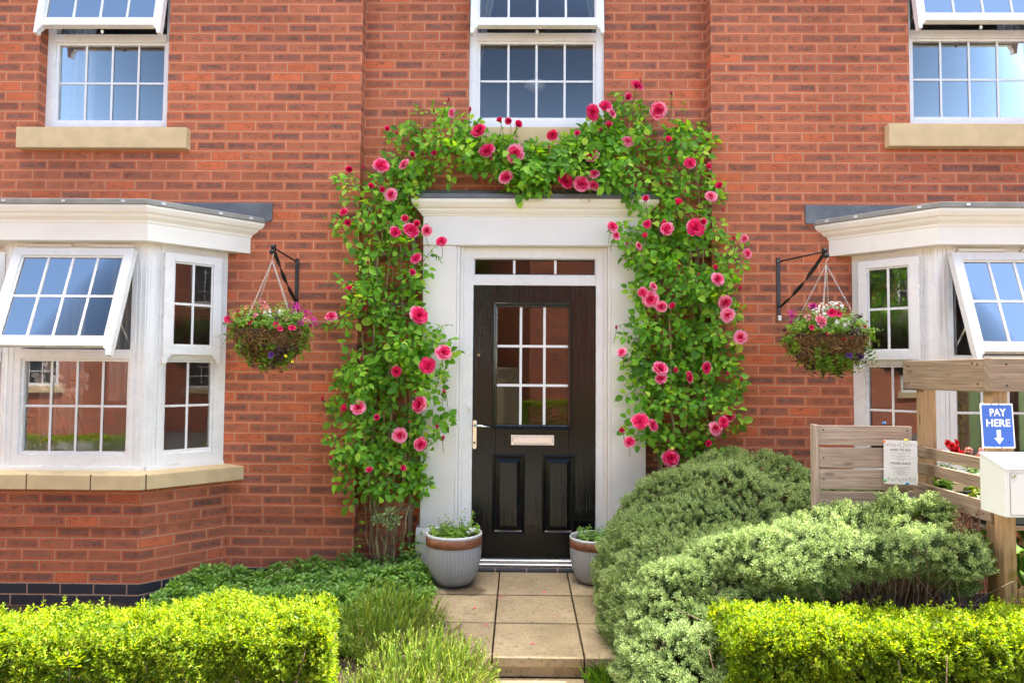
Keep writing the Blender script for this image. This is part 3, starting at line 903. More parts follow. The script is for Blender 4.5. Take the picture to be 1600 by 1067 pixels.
def bay(bx, sgn):
    xjl, xfl, xfr, xjr = bx
    k = .03 * math.tan(math.radians(22.5))
    YF = YB + .03
    fl, fr_ = xfl + k, xfr - k
    FF = Fr((fl, YF, 0), (1, 0, 0)); W = fr_ - fl
    Ls = (YW - YF) * math.sqrt(2)
    FR = Fr((fr_, YF, 0), (1, 1, 0)); FL = Fr((fl - (YW - YF), YW, 0), (1, -1, 0))
    zb, z1, zt = .775, 2.31, 1.505
    mb = MB()
    # corner posts: a mitred post with two ribs
    for c, s in (((fl, YF), -1), ((fr_, YF), 1)):
        a = .075; q = math.sqrt(.5)
        A = (c[0] - s * a, c[1]); B = c; C = (c[0] + s * a * q, c[1] + a * q)
        poly = [A, B, C, (c[0] + s * (a * q - .05), c[1] + a * q + .05), (c[0] - s * a, c[1] + .075)]
        Fz = Fr((0, 0, 0), (1, 0, 0), (0, 1, 0), (0, 0, 1))
        if s < 0: poly = poly[::-1]
        mb.prism(Fz, poly, zb, z1)
        # ribs
        FFs = Fr((c[0], c[1], 0), (1, 0, 0)); Fs = FR if s > 0 else FL
        for u in (.012, .048):
            if s > 0: mb.box(FFs, -u - .012, -u, zb, z1, 0, .005); mb.box(Fs, u, u + .012, zb, z1, 0, .005)
            else: mb.box(FFs, u, u + .012, zb, z1, 0, .005); mb.box(Fs, Ls - u - .012, Ls - u, zb, z1, 0, .005)
    # front light
    rframe(mb, FF, .0755, W - .0755, zb, z1, .035, .035, .075, .075, -.06, .006)
    mb.box(FF, .1105, W - .1105, zt, zt + .065, -.06, .010)
    rframe(mb, FF, .1105, W - .1105, zb + .075, zt, .02, .02, .024, .018, -.05, -.008)
    bars(mb, FF, .1305, W - .1305, zb + .099, zt - .018, 4, 2, -.0298, -.024)
    mb.box(FF, -.012, W + .012, zb - .03, zb, -.07, .022)
    # side lights
    sides = []
    for F in (FL, FR):
        e0, e1 = (.0, Ls - .0755) if F is FL else (.0755, Ls)
        ew = .08
        wl_, wr_ = (ew, .035) if F is FL else (.035, ew)
        rframe(mb, F, e0, e1, zb, z1, wl_, wr_, .075, .075, -.06, .006)
        a0, a1 = e0 + wl_, e1 - wr_
        mb.box(F, a0, a1, zt, zt + .065, -.06, .010)
        rframe(mb, F, a0, a1, zb + .075, zt, .02, .02, .024, .018, -.05, -.008)
        bars(mb, F, a0 + .02, a1 - .02, zb + .099, zt - .018, 2, 2, -.0298, -.024)
        mb.box(F, e0 + (0 if F is FL else -.06), e1 + (0 if F is FR else .06), zb - .03, zb - .001, -.07, .020)
        sides.append((F, a0, a1))
    o = mb.build('bay_window', MAT['upvc'], house, bevel=.003, seg=2)
    g = MB(); g.box(FF, .127, W - .127, zb + .096, zt - .014, -.036, -.030); g.build('pane', MAT['glass'], o)
    for F, a0, a1 in sides:
        g = MB(); g.box(F, a0 + .017, a1 - .017, zb + .096, zt - .014, -.036, -.030); g.build('pane', MAT['glass'], o)
        # closed top-hung sash standing proud of the frame
        zs = z1 - .062
        Fs = Fr(F.p(0, zs, .008), F.u, F.v)
        sash(Fs, a0 - .022, a1 + .022, -(zs - zt - .035), 0, o, 2, 2, st=.06, rb=.062, thick=.045)
    # open sash of the front light
    zh = z1 - .065; a = math.radians(18.5)
    F = tilted(fl, YF - .008, zh, a)
    sash(F, .075, W - .075, -(zh - zt - .03) , 0, o, 4, 2, st=.062)
    for x in (fl + .12, fr_ - .12):
        t = MB(); t.tube([(x, YF + .005, zt + .1), (x, YF - .13, zt + .26), (x, YF - .05, zt + .42)], .006, 5); t.tube([(x, YF - .02, zt + .5), (x, YF - .17, zt + .2)], .004, 5); t.build('stay', MAT['chrome'], o)
    for u in (.13, .56):
        t = MB(); t.prism(Fr(FF.p(u, zh + .022, .006), (1, 0, 0)), [(0, 0), (.33, 0), (.315, .028), (.015, .028)], 0, .02); t.build('trickle_vent', MAT['upvc'], o, bevel=.006, seg=2)
    path = [(fl - (YW - YF), YW), (fl, YF), (fr_, YF), (fr_ + (YW - YF), YW)]
    # cornice
    mb = MB()
    sweep(mb, path, [(-.05, 2.302), (.118, 2.302), (.118, 2.415), (.124, 2.425), (.126, 2.436), (.136, 2.446), (.150, 2.458), (.158, 2.472), (.160, 2.478), (.172, 2.481), (.180, 2.492), (.188, 2.508), (.190, 2.512), (.190, 2.528), (-.05, 2.528)], ends=YW)
    mb.build('cornice', MAT['cream'], o)
    mb = MB(); sweep(mb, path, [(.17, 2.529), (.197, 2.529), (.200, 2.534), (.200, 2.562), (.194, 2.567), (.16, 2.568)], ends=YW - .001); mb.build('roof_trim', MAT['lead_trim'], o)
    mb = MB(); sweep(mb, path, [(.16, 2.566), (-.02, 2.59), (-.34, 2.64)], ends=YW - .001); mb.build('bay_roof', MAT['lead'], o)
    fx0, fx1 = (xjl - .3, xjr + .285)
    mb = MB(); mb.prism(front(YW), [(fx0, 2.55), (fx0 + .01, 2.54), (fx1 - .012, 2.54), (fx1, 2.552), (fx1, 2.682), (fx0, 2.682)], .0, .012); mb.build('lead_flashing', MAT['lead'], o, bevel=.003)
    P, M = miter(path)
    for j, (p0, p1) in enumerate(zip(P, P[1:])):
        n = M[1] if j == 1 else None
    for F_, us in ((FF, (.1, .5, .9)), (FR, (.02, .40, .62)), (FL, (.5, .1, -.1))):
        for u in us:
            mbc = MB(); mbc.box(Fr(F_.p(u, 2.54, .2005), F_.u), -.012, .012, .002, .016, 0, .003); mbc.build('trim_clip', MAT['clip'], o)
    # stone sill in lengths
    s0 = [(xjl, YW), (xfl, YB), (xfr, YB), (xjr, YW)]
    mb = MB(); sweep(mb, s0, [(-.12, .632), (.075, .632), (.080, .637), (.080, .728), (.076, .733), (-.03, .752), (-.12, .752)], ends=YW); mb.build('sill', MAT['stone'], o)
    q = .08
    for u in (.27, .70):
        j = MB(); j.box(Fr((xfl + u, YB - q, 0), (1, 0, 0)), -.003, .003, .633, .735, -.06, .0015); j.build('sill_joint', MAT['soil'], o)
    for s, c in ((1, xfr), (-1, xfl)):
        F_ = Fr((c + s * q * .414, YB - q, 0), (1, s, 0)) if s > 0 else Fr((c - q * .414, YB - q, 0), (1, -1, 0))
        uu = .035 * s
        j = MB(); j.box(F_, uu - .0035, uu + .0035, .633, .735, -.06, .0015); j.build('sill_joint', MAT['soil'], o)
    # ceiling, board inside
    mb = MB()
    mb.face([(xjl, YW, 2.30), (xjr, YW, 2.30), (fr_, YF + .01, 2.30), (fl, YF + .01, 2.30)]); mb.build('bay_ceiling', MAT['ceramic'], o)
    mb = MB(); mb.face([(fl, YF + .06, .80), (fr_, YF + .06, .80), (xjr - .07, YW + .1, .80), (xjl + .07, YW + .1, .80)])
    mb.build('window_board', MAT['ceramic'], o)
    return o


bay(BAYS[0], 1)
bay(BAYS[1], -1)

# rooms behind the windows
def room(x0, x1, y0, y1, z0, z1, mat):
    mb = MB()
    mb.face([(x0, y1, z0), (x1, y1, z0), (x1, y1, z1), (x0, y1, z1)])
    mb.face([(x0, y0, z0), (x0, y1, z0), (x0, y1, z1), (x0, y0, z1)]); mb.face([(x1, y1, z0), (x1, y0, z0), (x1, y0, z1), (x1, y1, z1)])
    mb.face([(x0, y0, z1), (x0, y1, z1), (x1, y1, z1), (x1, y0, z1)])
    mb.build('room', mat, house)
    mb = MB(); mb.face([(x0, y0, z0), (x1, y0, z0), (x1, y1, z0), (x0, y1, z0)]); mb.build('room_floor', MAT['room_floor'], house)


room(-5, -1.45, YW + .004, 8.4, 2.75, 5.0, MAT['room_light'])
room(-1.3, 1.5, YR + .004, 8.4, 2.85, 5.05, MAT['room_light'])
room(1.65, 5.2, YW + .004, 7.6, 2.75, 5.0, MAT['room_light'])
room(-5, -1.3, YW + .004, 8.4, -.1, 2.45, MAT['room_light'])
room(1.55, 5.2, YW + .004, 8.4, -.1, 2.45, MAT['room_light'])
room(-1.2, 1.4, YR + .08, 8.0, -.02, 2.5, MAT['room_wall'])

# eaves, roof, end and back walls
mb = MB(); mb.wbox(-7.2, 7.2, 4.74, 5.16, 5.33, 5.36); mb.wbox(-7.2, 7.2, 4.72, 4.74, 5.30, 5.50); mb.build('eaves', MAT['upvc'], house)
mb = MB()
mb.prism(Fr((-7.2, 0, 0), (0, 1, 0), (0, 0, 1), (1, 0, 0)), [(4.70, 5.44), (7.6, 7.45), (10.6, 5.44), (10.6, 5.38), (7.6, 7.37), (4.70, 5.37)], 0, 14.4); mb.build('roof', MAT['roof_tile'], house)
mb = MB(); mb.tube([(-7.2, 4.66, 5.40), (7.2, 4.66, 5.40)], .055, 10); mb.build('gutter', MAT['upvc'], house)
mb = MB()
for x, s in ((-7, -1), (7, 1)):
    mb.prism(Fr((x, 0, 0), (0, 1, 0), (0, 0, 1), (1, 0, 0)), [(YW, -.6), (10.3, -.6), (10.3, 5.4), (7.6, 7.3), (YW, 5.4)], -.05, .05)
mb.wbox(-6.95, 6.95, 10.2, 10.3, -.6, 5.4)
mb.build('gable_wall', MAT['brick'], house)

# ------------------------------------------------------------------ door and surround
YS = 5.06
mb = MB()
for x0, x1, s in ((-.730, -.478, 1), (.672, .928, -1)):
    mb.wbox(x0, x1, YS, 5.149, .29, 2.375)
    a = (x1, x1 + .022) if s > 0 else (x0 - .022, x0)
    mb.wbox(a[0], a[1], YS + .014, 5.149, .0, 2.375)
    b = (a[1], a[1] + .026) if s > 0 else (a[0] - .026, a[0])
    mb.wbox(b[0], b[1], YS + .045, 5.149, .0, 2.375)
    # plinth block with a sloping shoulder
    p0, p1 = (x0 - .028, x1) if s > 0 else (x0, x1 + .028)
    mb.wbox(p0, p1, YS - .022, 5.149, 0, .25)
    mb.prism(Fr((p0, 0, 0), (0, 1, 0), (0, 0, 1), (1, 0, 0)), [(YS - .022, .2502), (5.149, .2502), (5.149, .30), (YS + .0005, .2898)], 0, p1 - p0)
mb.wbox(-.730, .928, YS - .02, 5.149, 2.3755, 2.592)
sur = mb.build('door_surround', MAT['surround'], house, bevel=.004, seg=2)
mb = MB()
pth = [(-.730, 5.149), (-.730, YS - .02), (.928, YS - .02), (.928, 5.149)]
sweep(mb, pth, [(0, 2.590), (.006, 2.592), (.010, 2.602), (.022, 2.612), (.034, 2.628), (.038, 2.640), (.046, 2.643), (.058, 2.652), (.070, 2.668), (.075, 2.676), (.082, 2.678), (.082, 2.704), (-.08, 2.704)])
mb.build('cornice', MAT['cream'], sur)
mb = MB(); sweep(mb, pth, [(.05, 2.7045), (.087, 2.7045), (.090, 2.708), (.090, 2.738), (.084, 2.742), (.03, 2.746), (-.10, 2.775)]); mb.build('lead_cap', MAT['lead'], sur)
mb = MB(); mb.wbox(-.80, .98, 5.136, 5.149, 2.74, 2.815); mb.build('lead_flashing', MAT['lead'], sur, bevel=.003)
# frame
F = front(5.125)
DX0, DX1, DZ0, DZ1 = -.352, .563, .055, 2.083
mb = MB()
mb.box(F, -.432, DX0 - .004, .03, 2.374, -.07, 0); mb.box(F, DX1 + .004, .626, .03, 2.374, -.07, 0)
mb.box(F, DX0 - .004, DX1 + .004, 2.292, 2.374, -.07, 0); mb.box(F, DX0 - .004, DX1 + .004, DZ1 + .004, 2.164, -.07, 0)
rframe(mb, F, DX0 - .004, DX1 + .004, 2.164, 2.292, .008, .008, .006, .006, -.05, -.012)
fr2 = mb.build('door_frame', MAT['upvc'], house, bevel=.003, seg=2)
mb = MB(); rframe(mb, F, DX0 + .004, DX1 - .004, 2.170, 2.286, .007, .007, .006, .006, -.048, -.020); mb.build('gasket', MAT['dark'], fr2)
for x in (-.050, .262):
    mb = MB(); mb.box(F, x - .009, x + .009, 2.176, 2.28, -.0345, -.028); mb.build('fanlight_bar', MAT['bar'], fr2)
mb = MB(); mb.box(F, DX0 + .008, DX1 - .008, 2.173, 2.283, -.041, -.035); mb.build('fanlight', MAT['door_glass'], fr2)
mb = MB(); mb.box(F, DX0 - .004, DX1 + .004, .03, .052, -.07, .03); mb.box(F, DX0 - .004, DX1 + .004, .012, .0285, -.07, .052); mb.build('threshold', MAT['alu'], fr2, bevel=.003)
mb = MB(); mb.wbox(-.45, .65, 4.99, 5.149, -.06, .010); mb.build('step_brick', MAT['blue_brick'], fr2, bevel=.008, seg=2)
mb = MB(); mb.box(F, -.388, -.366, 1.145, 1.19, .0, .016); mb.tube([(-.377, 5.109, 1.165), (-.377, 5.100, 1.165)], .007, 10); mb.build('doorbell', MAT['upvc'], fr2, bevel=.002)

F = front(5.140)
GX0, GX1, GZ0, GZ1 = -.180, .366, 1.035, 1.930
mb = MB()
mb.box(F, DX0, GX0, DZ0, DZ1, -.044, 0); mb.box(F, GX1, DX1, DZ0, DZ1, -.044, 0)
mb.box(F, GX0, GX1, GZ1, DZ1, -.044, 0); mb.box(F, GX0, GX1, DZ0, GZ0, -.044, 0)
door = mb.build('front_door', MAT['door'], house, bevel=.002)


def ring(mb, F, u0, u1, v0, v1, prof):
    """mitred moulding round a rectangle, prof (inset, height)"""
    rows = [[F.p(u0 + i, v0 + i, h), F.p(u1 - i, v0 + i, h), F.p(u1 - i, v1 - i, h), F.p(u0 + i, v1 - i, h)] for i, h in prof]
    for a in range(len(rows) - 1):
        for b in range(4):
            c = (b + 1) % 4
            mb.face([rows[a][b], rows[a][c], rows[a + 1][c], rows[a + 1][b]], None)


mb = MB(); ring(mb, F, GX0 - .028, GX1 + .028, GZ0 - .028, GZ1 + .028, [(0, 0), (.001, .012), (.008, .017), (.016, .014), (.020, .019), (.026, .017), (.032, .004), (.036, -.016)])
mb.build('glazing_trim', MAT['door'], door)
mb = MB(); bars(mb, F, GX0 + .006, GX1 - .006, GZ0 + .006, GZ1 - .006, 3, 3, -.0175, -.013, .019); mb.build('glazing_bar', MAT['bar'], door)
mb = MB(); mb.box(F, GX0 + .004, GX1 - .004, GZ0 + .004, GZ1 - .004, -.025, -.018); mb.build('pane', MAT['door_glass'], door)
for x0, x1 in ((-.205, .040), (.168, .412)):
    z0, z1 = .235, .820
    mb = MB(); ring(mb, F, x0, x1, z0, z1, [(0, 0), (.002, .010), (.010, .014), (.018, .011), (.026, .002), (.030, .001), (.060, .016)])
    i = .060; mb.face([F.p(x0 + i, z0 + i, .016), F.p(x1 - i, z0 + i, .016), F.p(x1 - i, z1 - i, .016), F.p(x0 + i, z1 - i, .016)])
    mb.build('door_panel', MAT['door'], door)
mb = MB(); mb.box(F, -.066, .258, .890, .965, 0, .010); ring(mb, F, -.066, .258, .890, .965, [(0, .010), (.003, .014), (.009, .014), (.012, .0102)])
mb.build('letter_plate', MAT['brushed'], door, bevel=.002)
mb = MB(); mb.box(F, -.050, .242, .903, .953, .0103, .0155); mb.build('letter_flap', MAT['brushed'], door, bevel=.0025, seg=2)
mb = MB()
pl = [(-.338 + .015 * math.cos(t), 1.06 + .015 * math.sin(t)) for t in np.linspace(0, PI, 9)] + [(-.338 + .015 * math.cos(t), .872 + .015 * math.sin(t)) for t in np.linspace(PI, 2 * PI, 9)]
mb.prism(F, pl, 0, .009); hp = mb.build('handle_plate', MAT['chrome'], door, bevel=.002, seg=2)
mb = MB(); mb.tube([(-.338, 5.131, 1.035), (-.338, 5.088, 1.035), (-.330, 5.083, 1.035), (-.285, 5.083, 1.033), (-.222, 5.084, 1.026)], [.010, .009, .010, .0085, .007], 10); mb.build('lever', MAT['chrome'], door)
mb = MB(); mb.tube([(-.338, 5.131, .905), (-.338, 5.124, .905)], .008, 10); mb.build('lock_cylinder', MAT['dark'], door)
mb = MB(); mb.tube([(-.312, 5.141, 1.560), (-.312, 5.130, 1.560)], .0105, 14); mb.build('spyhole', MAT['chrome'], door)
# ------------------------------------------------------------------ flowers
def petal_grid(ang, t0, t1, length, width, cup, z0, r0, vmin, vmax, ns=5, nw=4, ruf=0.):
    """one petal: rows from base to tip. t0/t1 tilt from the flower axis at base and tip (deg)"""
    rows = []; uvs = []
    x, z = r0, z0; ph = random.uniform(0, 6)
    for k in range(ns):
        s = k / (ns - 1)
        if k:
            t = math.radians(t0 + (t1 - t0) * (s - .5 / (ns - 1)))
            x += math.sin(t) * length / (ns - 1); z += math.cos(t) * length / (ns - 1)
        wd = width * (math.sin(PI * (.16 + .60 * s)) if s < .95 else .62)
        row = []; ur = []
        for j in range(nw):
            q = j / (nw - 1) * 2 - 1
            y = q * wd * .5
            tt = math.radians(t0 + (t1 - t0) * s)
            lift = cup * q * q * wd + ruf * math.sin(q * 5 + ph) * s
            xx = x - math.cos(tt) * lift; zz = z + math.sin(tt) * lift
            row.append((xx * math.cos(ang) - y * math.sin(ang), xx * math.sin(ang) + y * math.cos(ang), zz))
            ur.append((j / (nw - 1), vmin + (vmax - vmin) * s))
        rows.append(row); uvs.append(ur)
    return rows, uvs


def flower_mesh(name, whorls, mat, extra=None):
    mb = MB(); a0 = 0
    for (n, t0, t1, L, W, cup, z0, vmin, vmax, jit) in whorls:
        a0 += .7
        for k in range(n):
            a = a0 + 2 * PI * k / n + random.uniform(-jit, jit)
            d = random.uniform(-9, 9) * jit * 3
            rows, uvs = petal_grid(a, t0 + d, t1 + d, L * random.uniform(.9, 1.08), W * random.uniform(.92, 1.08), cup, z0, .02, vmin, vmax, ruf=.03)
            mb.grid(rows, uvs)
    n1 = len(mb.f)
    if extra: extra(mb)
    me = bpy.data.meshes.new(name)
    me.from_pydata([tuple(v) for v in mb.v], [], mb.f)
    ul = me.uv_layers.new(name='UVMap'); ul.data.foreach_set('uv', [c for f in mb.uv for q in f for c in q])
    me.polygons.foreach_set('use_smooth', [True] * len(mb.f))
    me.materials.append(mat); me.materials.append(MAT['bud_green'])
    me.polygons.foreach_set('material_index', [0] * n1 + [1] * (len(mb.f) - n1))
    me.update()
    return me


def rose_whorls(k):
    random.seed(100 + k)
    o = [96, 88, 100][k % 3]
    return [(6, 62, o, 1.0, 1.0, .08, -.10, .45, 1.06, .12), (6, 56, o - 8, .88, .9, .12, -.04, .35, 1.0, .14), (7, 50, o - 18, .76, .78, .16, .01, .3, .96, .18),
            (7, 44, o - 28, .63, .66, .20, .05, .22, .92, .22), (7, 36, o - 40, .50, .54, .24, .09, .15, .86, .28), (6, 26, o - 54, .38, .44, .28, .12, .1, .78, .35), (5, 10, 24, .28, .34, .3, .14, .0, .66, .4)]


def sepals(mb):
    for k in range(5):
        a = 2 * PI * k / 5
        rows, uvs = petal_grid(a, 70, 120, .42, .16, .1, -.16, .03, 0, 1, 4, 3)
        mb.grid(rows, uvs)
    mb.blob((0, 0, -.18), (.12, .12, .15), 8, 5)
    mb.tube([(0, 0, -.25), (.03, 0, -.7)], .035, 5)


ROSES = [flower_mesh('rose_bloom', rose_whorls(k), MAT['rose_petal'], sepals) for k in range(5)]
random.seed(5)
HALF = [flower_mesh('rose_half_open', [(5, 30, 62, .95, .9, .2, -.1, .2, .95, .12), (5, 20, 44, .9, .8, .25, -.05, .1, .8, .15), (5, 10, 24, .85, .7, .3, 0, 0, .65, .2), (4, 0, 4, .8, .5, .35, .05, -.1, .4, .3)], MAT['rose_petal'], sepals) for k in range(2)]


def bud_sepals(mb):
    for k in range(5):
        rows, uvs = petal_grid(2 * PI * k / 5, 12, 20, .75, .3, .2, -.3, .16, 0, 1, 4, 3); mb.grid(rows, uvs)
    mb.blob((0, 0, -.38), (.22, .22, .24), 8, 5)
    mb.tube([(0, 0, -.5), (.1, 0, -1.6)], .06, 5)


BUD = flower_mesh('rose_bud', [(5, 24, -10, 1.35, .85, .35, -.35, .1, .8, .1), (4, 12, -12, 1.45, .6, .4, -.3, 0, .6, .2)], MAT['bud_petal'], bud_sepals)


def disc_meshes(m):
    random.seed(hash(m) % 50 if False else len(m))
    return flower_mesh('petunia_bloom', [(5, 20, 82, 1.05, 1.15, .12, -.25, .0, 1., .06)], MAT[m])


def carn(m): return flower_mesh('carnation_bloom', [(9, 50, 96, 1., .6, .15, -.1, .4, 1., .2), (9, 30, 70, .9, .55, .2, -.05, .3, .95, .25), (8, 12, 44, .8, .5, .25, 0, .2, .85, .3), (6, 0, 16, .7, .4, .3, 0, .1, .7, .4)], MAT[m])


def spray(m, n=16):
    """a head of many tiny florets"""
    random.seed(n)
    mb = MB()
    for k in range(n):
        z = random.uniform(.1, 1); a = random.uniform(0, 2 * PI); r = math.sqrt(1 - z * z)
        c = Vector((r * math.cos(a), r * math.sin(a), z * .7)) * .85
        q = Vector((r * math.cos(a), r * math.sin(a), z)).to_track_quat('Z', 'Y')
        for j in range(5):
            rows, uvs = petal_grid(2 * PI * j / 5 + k, 60, 88, .26, .24, .1, 0, .01, .2, 1, 3, 3)
            mb.grid([[c + q @ Vector(p) for p in row] for row in rows], uvs)
    me = bpy.data.meshes.new('flower_head')
    me.from_pydata([tuple(v) for v in mb.v], [], mb.f)
    ul = me.uv_layers.new(name='UVMap'); ul.data.foreach_set('uv', [c for f in mb.uv for q in f for c in q])
    me.polygons.foreach_set('use_smooth', [True] * len(mb.f)); me.materials.append(MAT[m]); me.update()
    return me


FL = {('disc', m): disc_meshes(m) for m in ('crimson', 'violet', 'coral', 'red', 'magenta', 'yellow')}
FL.update({('carn', m): carn(m) for m in ('pink', 'magenta', 'red')})
FL.update({('spray', m): spray(m) for m in ('white', 'magenta', 'pink', 'red', 'coral')})


def place(me, name, parent, p, direction, size, spin=None):
    o = bpy.data.objects.new(name, me); COL.objects.link(o)
    o.parent = parent; ORG[o] = ORG[parent]
    o.location = Vector(p) - ORG[parent]
    q = Vector(direction).normalized().to_track_quat('Z', 'Y')
    o.rotation_euler = (q.to_matrix() @ Matrix.Rotation(random.uniform(0, 6.28) if spin is None else spin, 3, 'Z')).to_euler()
    o.scale = (size, size, size)
    return o


def outdir(spread=.55, up=.18):
    return Vector((random.gauss(0, spread), -1, up + random.gauss(0, spread * .7)))


def curve_pts(a, b, sag=(0, 0, 0), n=6):
    a, b, s = Vector(a), Vector(b), Vector(sag)
    return [a.lerp(b, t) + s * (4 * t * (1 - t)) for t in [k / (n - 1) for k in range(n)]]


def stem_leaves(base, tip, bend, nl, ls, asp=.6, mode='ovate', up=.35, pairs=True):
    """leaves along one curved stem -> P, N, D, S lists"""
    pts = curve_pts(base, tip, bend, 12); P = []; N = []; D = []; S = []
    for k in range(nl):
        t = .12 + .88 * (k + 1) / nl
        i = min(int(t * 11), 10); p = pts[i].lerp(pts[i + 1], t * 11 - i) if i < 11 else pts[-1]
        ax = (pts[min(i + 1, 11)] - pts[i]).normalized()
        for h in range(2 if pairs else 1):
            a = k * 1.57 + h * PI + random.uniform(-.3, .3)
            side = Vector((math.cos(a), math.sin(a), 0)); d = (side + ax * (up + .8 * t * t)).normalized()
            n = (ax + Vector((0, -.35, .4)) + Vector([random.gauss(0, .25) for _ in range(3)])).normalized()
            P.append(p); N.append(n); D.append(d); S.append(ls * random.uniform(.7, 1.15) * (1 - .45 * t * t))
    return P, N, D, S


def foliage(name, stems, mat, parent, asp=.6, mode='ovate', fold=.14, curl=.2):
    P, N, D, S = [], [], [], []
    for s in stems:
        a, b, c, d = s; P += a; N += b; D += c; S += d
    V, F, U = leaves_geo(np.array([tuple(p) for p in P]), np.array([tuple(p) for p in N]), np.array([tuple(p) for p in D]), np.array(S), asp, fold, curl, mode)
    return np_mesh(name, V, F, mat, parent, U)


# ------------------------------------------------------------------ hanging baskets
def bracket(label, base, tip, zt, zb):
    bx = Vector(base)
    o = thing('basket_bracket', label, 'bracket', (bx.x, YW, zb), 'wall brackets for the baskets')
    mb = MB(); mb.wbox(bx.x - .014, bx.x + .014, YW - .009, YW - .001, zb, zt); mb.build('back_plate', MAT['iron'], o, bevel=.002)
    T = Vector(tip)
    A = Vector((bx.x, YW - .009, zt - .03))
    mb = MB(); mb.tube([A, T + Vector((0, .02, .005))], .006, 7); mb.build('arm', MAT['iron'], o)
    # flat strut with a twist in the middle
    mb = MB(); B = Vector((bx.x, YW - .012, zb + .05)); n = 40; rows = []
    ax = (B - T).normalized(); s0 = ax.cross(Vector((0, 0, 1))).normalized(); s1 = ax.cross(s0)
    for k in range(n):
        t = k / (n - 1); tw = 0 if t < .18 else (2.0 * PI * min((t - .18) / .62, 1))
        p = T.lerp(B, t) + Vector((0, 0, -.03 * math.sin(PI * t)))
        c, s_ = math.cos(tw), math.sin(tw)
        a = s0 * c + s1 * s_; b = -s0 * s_ + s1 * c
        rows.append([p + a * .0125 + b * .0028, p - a * .0125 + b * .0028, p - a * .0125 - b * .0028, p + a * .0125 - b * .0028])
    mb.grid(rows, closed=True, smooth=False); mb.build('twisted_strut', MAT['iron'], o)
    mb = MB()
    for dz, dy in ((.012, .004), (-.026, -.016)):
        r_, rows = .017, []
        for x in (-.0135, .0135):
            rows.append([T + Vector((x, dy + r_ * math.cos(a), dz + r_ * math.sin(a))) for a in np.linspace(0, 2 * PI, 15)[:-1]])
        mb.grid(rows, closed=True)
        for x in (-.0135, .0135):
            pts = [T + Vector((x, dy + r_ * math.cos(a), dz + r_ * math.sin(a))) for a in np.linspace(0, 2 * PI, 15)[:-1]]
            mb.face(pts if x > 0 else pts[::-1])
    mb.build('scroll_end', MAT['iron'], o)
    mb = MB()
    for z in (zt - .03, zb + .05): mb.blob((bx.x, YW - .011, z), (.008, .005, .008), 8, 5)
    mb.build('screw', MAT['clip'], o)
    mb = MB(); mb.wbox(bx.x - .012, bx.x + .012, YW - .028, YW - .0015, zb - .045, zb - .005); mb.build('end_stop', MAT['clip'], o, bevel=.003)
    return o


def chain_links(mb, a, b, pitch=.017, r=.0011):
    a, b = Vector(a), Vector(b); L = (b - a).length; n = int(L / pitch)
    ax = (b - a).normalized(); s0 = ax.cross(Vector((0, 1, .3))).normalized(); s1 = ax.cross(s0)
    for k in range(n):
        c = a + ax * ((k + .5) * L / n); s = s0 if k % 2 else s1
        pts = [c + ax * (math.cos(t) * pitch * .66) + s * (math.sin(t) * .0046) for t in np.linspace(0, 2 * PI, 9)]
        mb.tube(pts, r, 4, cap=False)


def basket(label, tip, zrim, R, depth):
    T = Vector(tip)
    o = thing('hanging_basket', label, 'hanging basket', (T.x, T.y, zrim - depth), 'hanging baskets')
    hk = T + Vector((0, -.014, -.055))
    mb = MB(); mb.tube([hk + Vector((.0, .012, .028)), hk + Vector((.006, -.004, .030)), hk + Vector((.010, -.008, .008)), hk + Vector((0, 0, -.012)), hk + Vector((-.003, 0, -.03))], .0022, 6); mb.build('hook', MAT['chain'], o)
    for k in range(4):
        a = PI / 4 + k * PI / 2 + .25
        mb = MB(); chain_links(mb, hk + Vector((0, 0, -.03)), (T.x + R * math.cos(a), T.y + R * math.sin(a), zrim)); mb.build('chain', MAT['chain'], o)
    mb = MB(); prof = [(.02, -depth), (R * .45, -depth * .93), (R * .74, -depth * .70), (R * .92, -depth * .38), (R, 0), (R - .012, .004), (R - .02, -.02), (.01, -.022)]
    mb.lathe((T.x, T.y, zrim), prof, 28); mb.build('coir_liner', MAT['coir'], o)
    mb = MB(); mb.tube([(T.x + (R + .004) * math.cos(a), T.y + (R + .004) * math.sin(a), zrim) for a in np.linspace(0, 2 * PI, 40)], .003, 6); mb.build('wire_rim', MAT['iron'], o)
    # shaggy moss
    n = 5200
    th = rng.uniform(0, 2 * PI, n); ph = np.arccos(rng.uniform(-.05, .97, n)) ; ph = PI / 2 - ph
    el = rng.uniform(-.02, 1., n) * PI / 2 * .92
    N = np.stack([np.cos(th) * np.cos(el), np.sin(th) * np.cos(el), -np.sin(el)], 1)
    P = np.array([T.x, T.y, zrim]) + N * np.array([R, R, depth]) * (rng.uniform(.96, 1.07, n) + .10 * vnoise(N, 3.5, 3) * np.clip(-N[:, 2] * 2, .2, 1))[:, None]
    D = nrm(rng.normal(size=(n, 3)) * .8 + np.array([0, 0, -.55]) + N * .35)
    V, F, U = leaves_geo(P, N + rng.normal(size=(n, 3)) * .4, D, rng.uniform(.025, .065, n), .075, 0, .5, 'lance')
    np_mesh('moss_fringe', V, F, MAT['moss'], o, U)
    return o


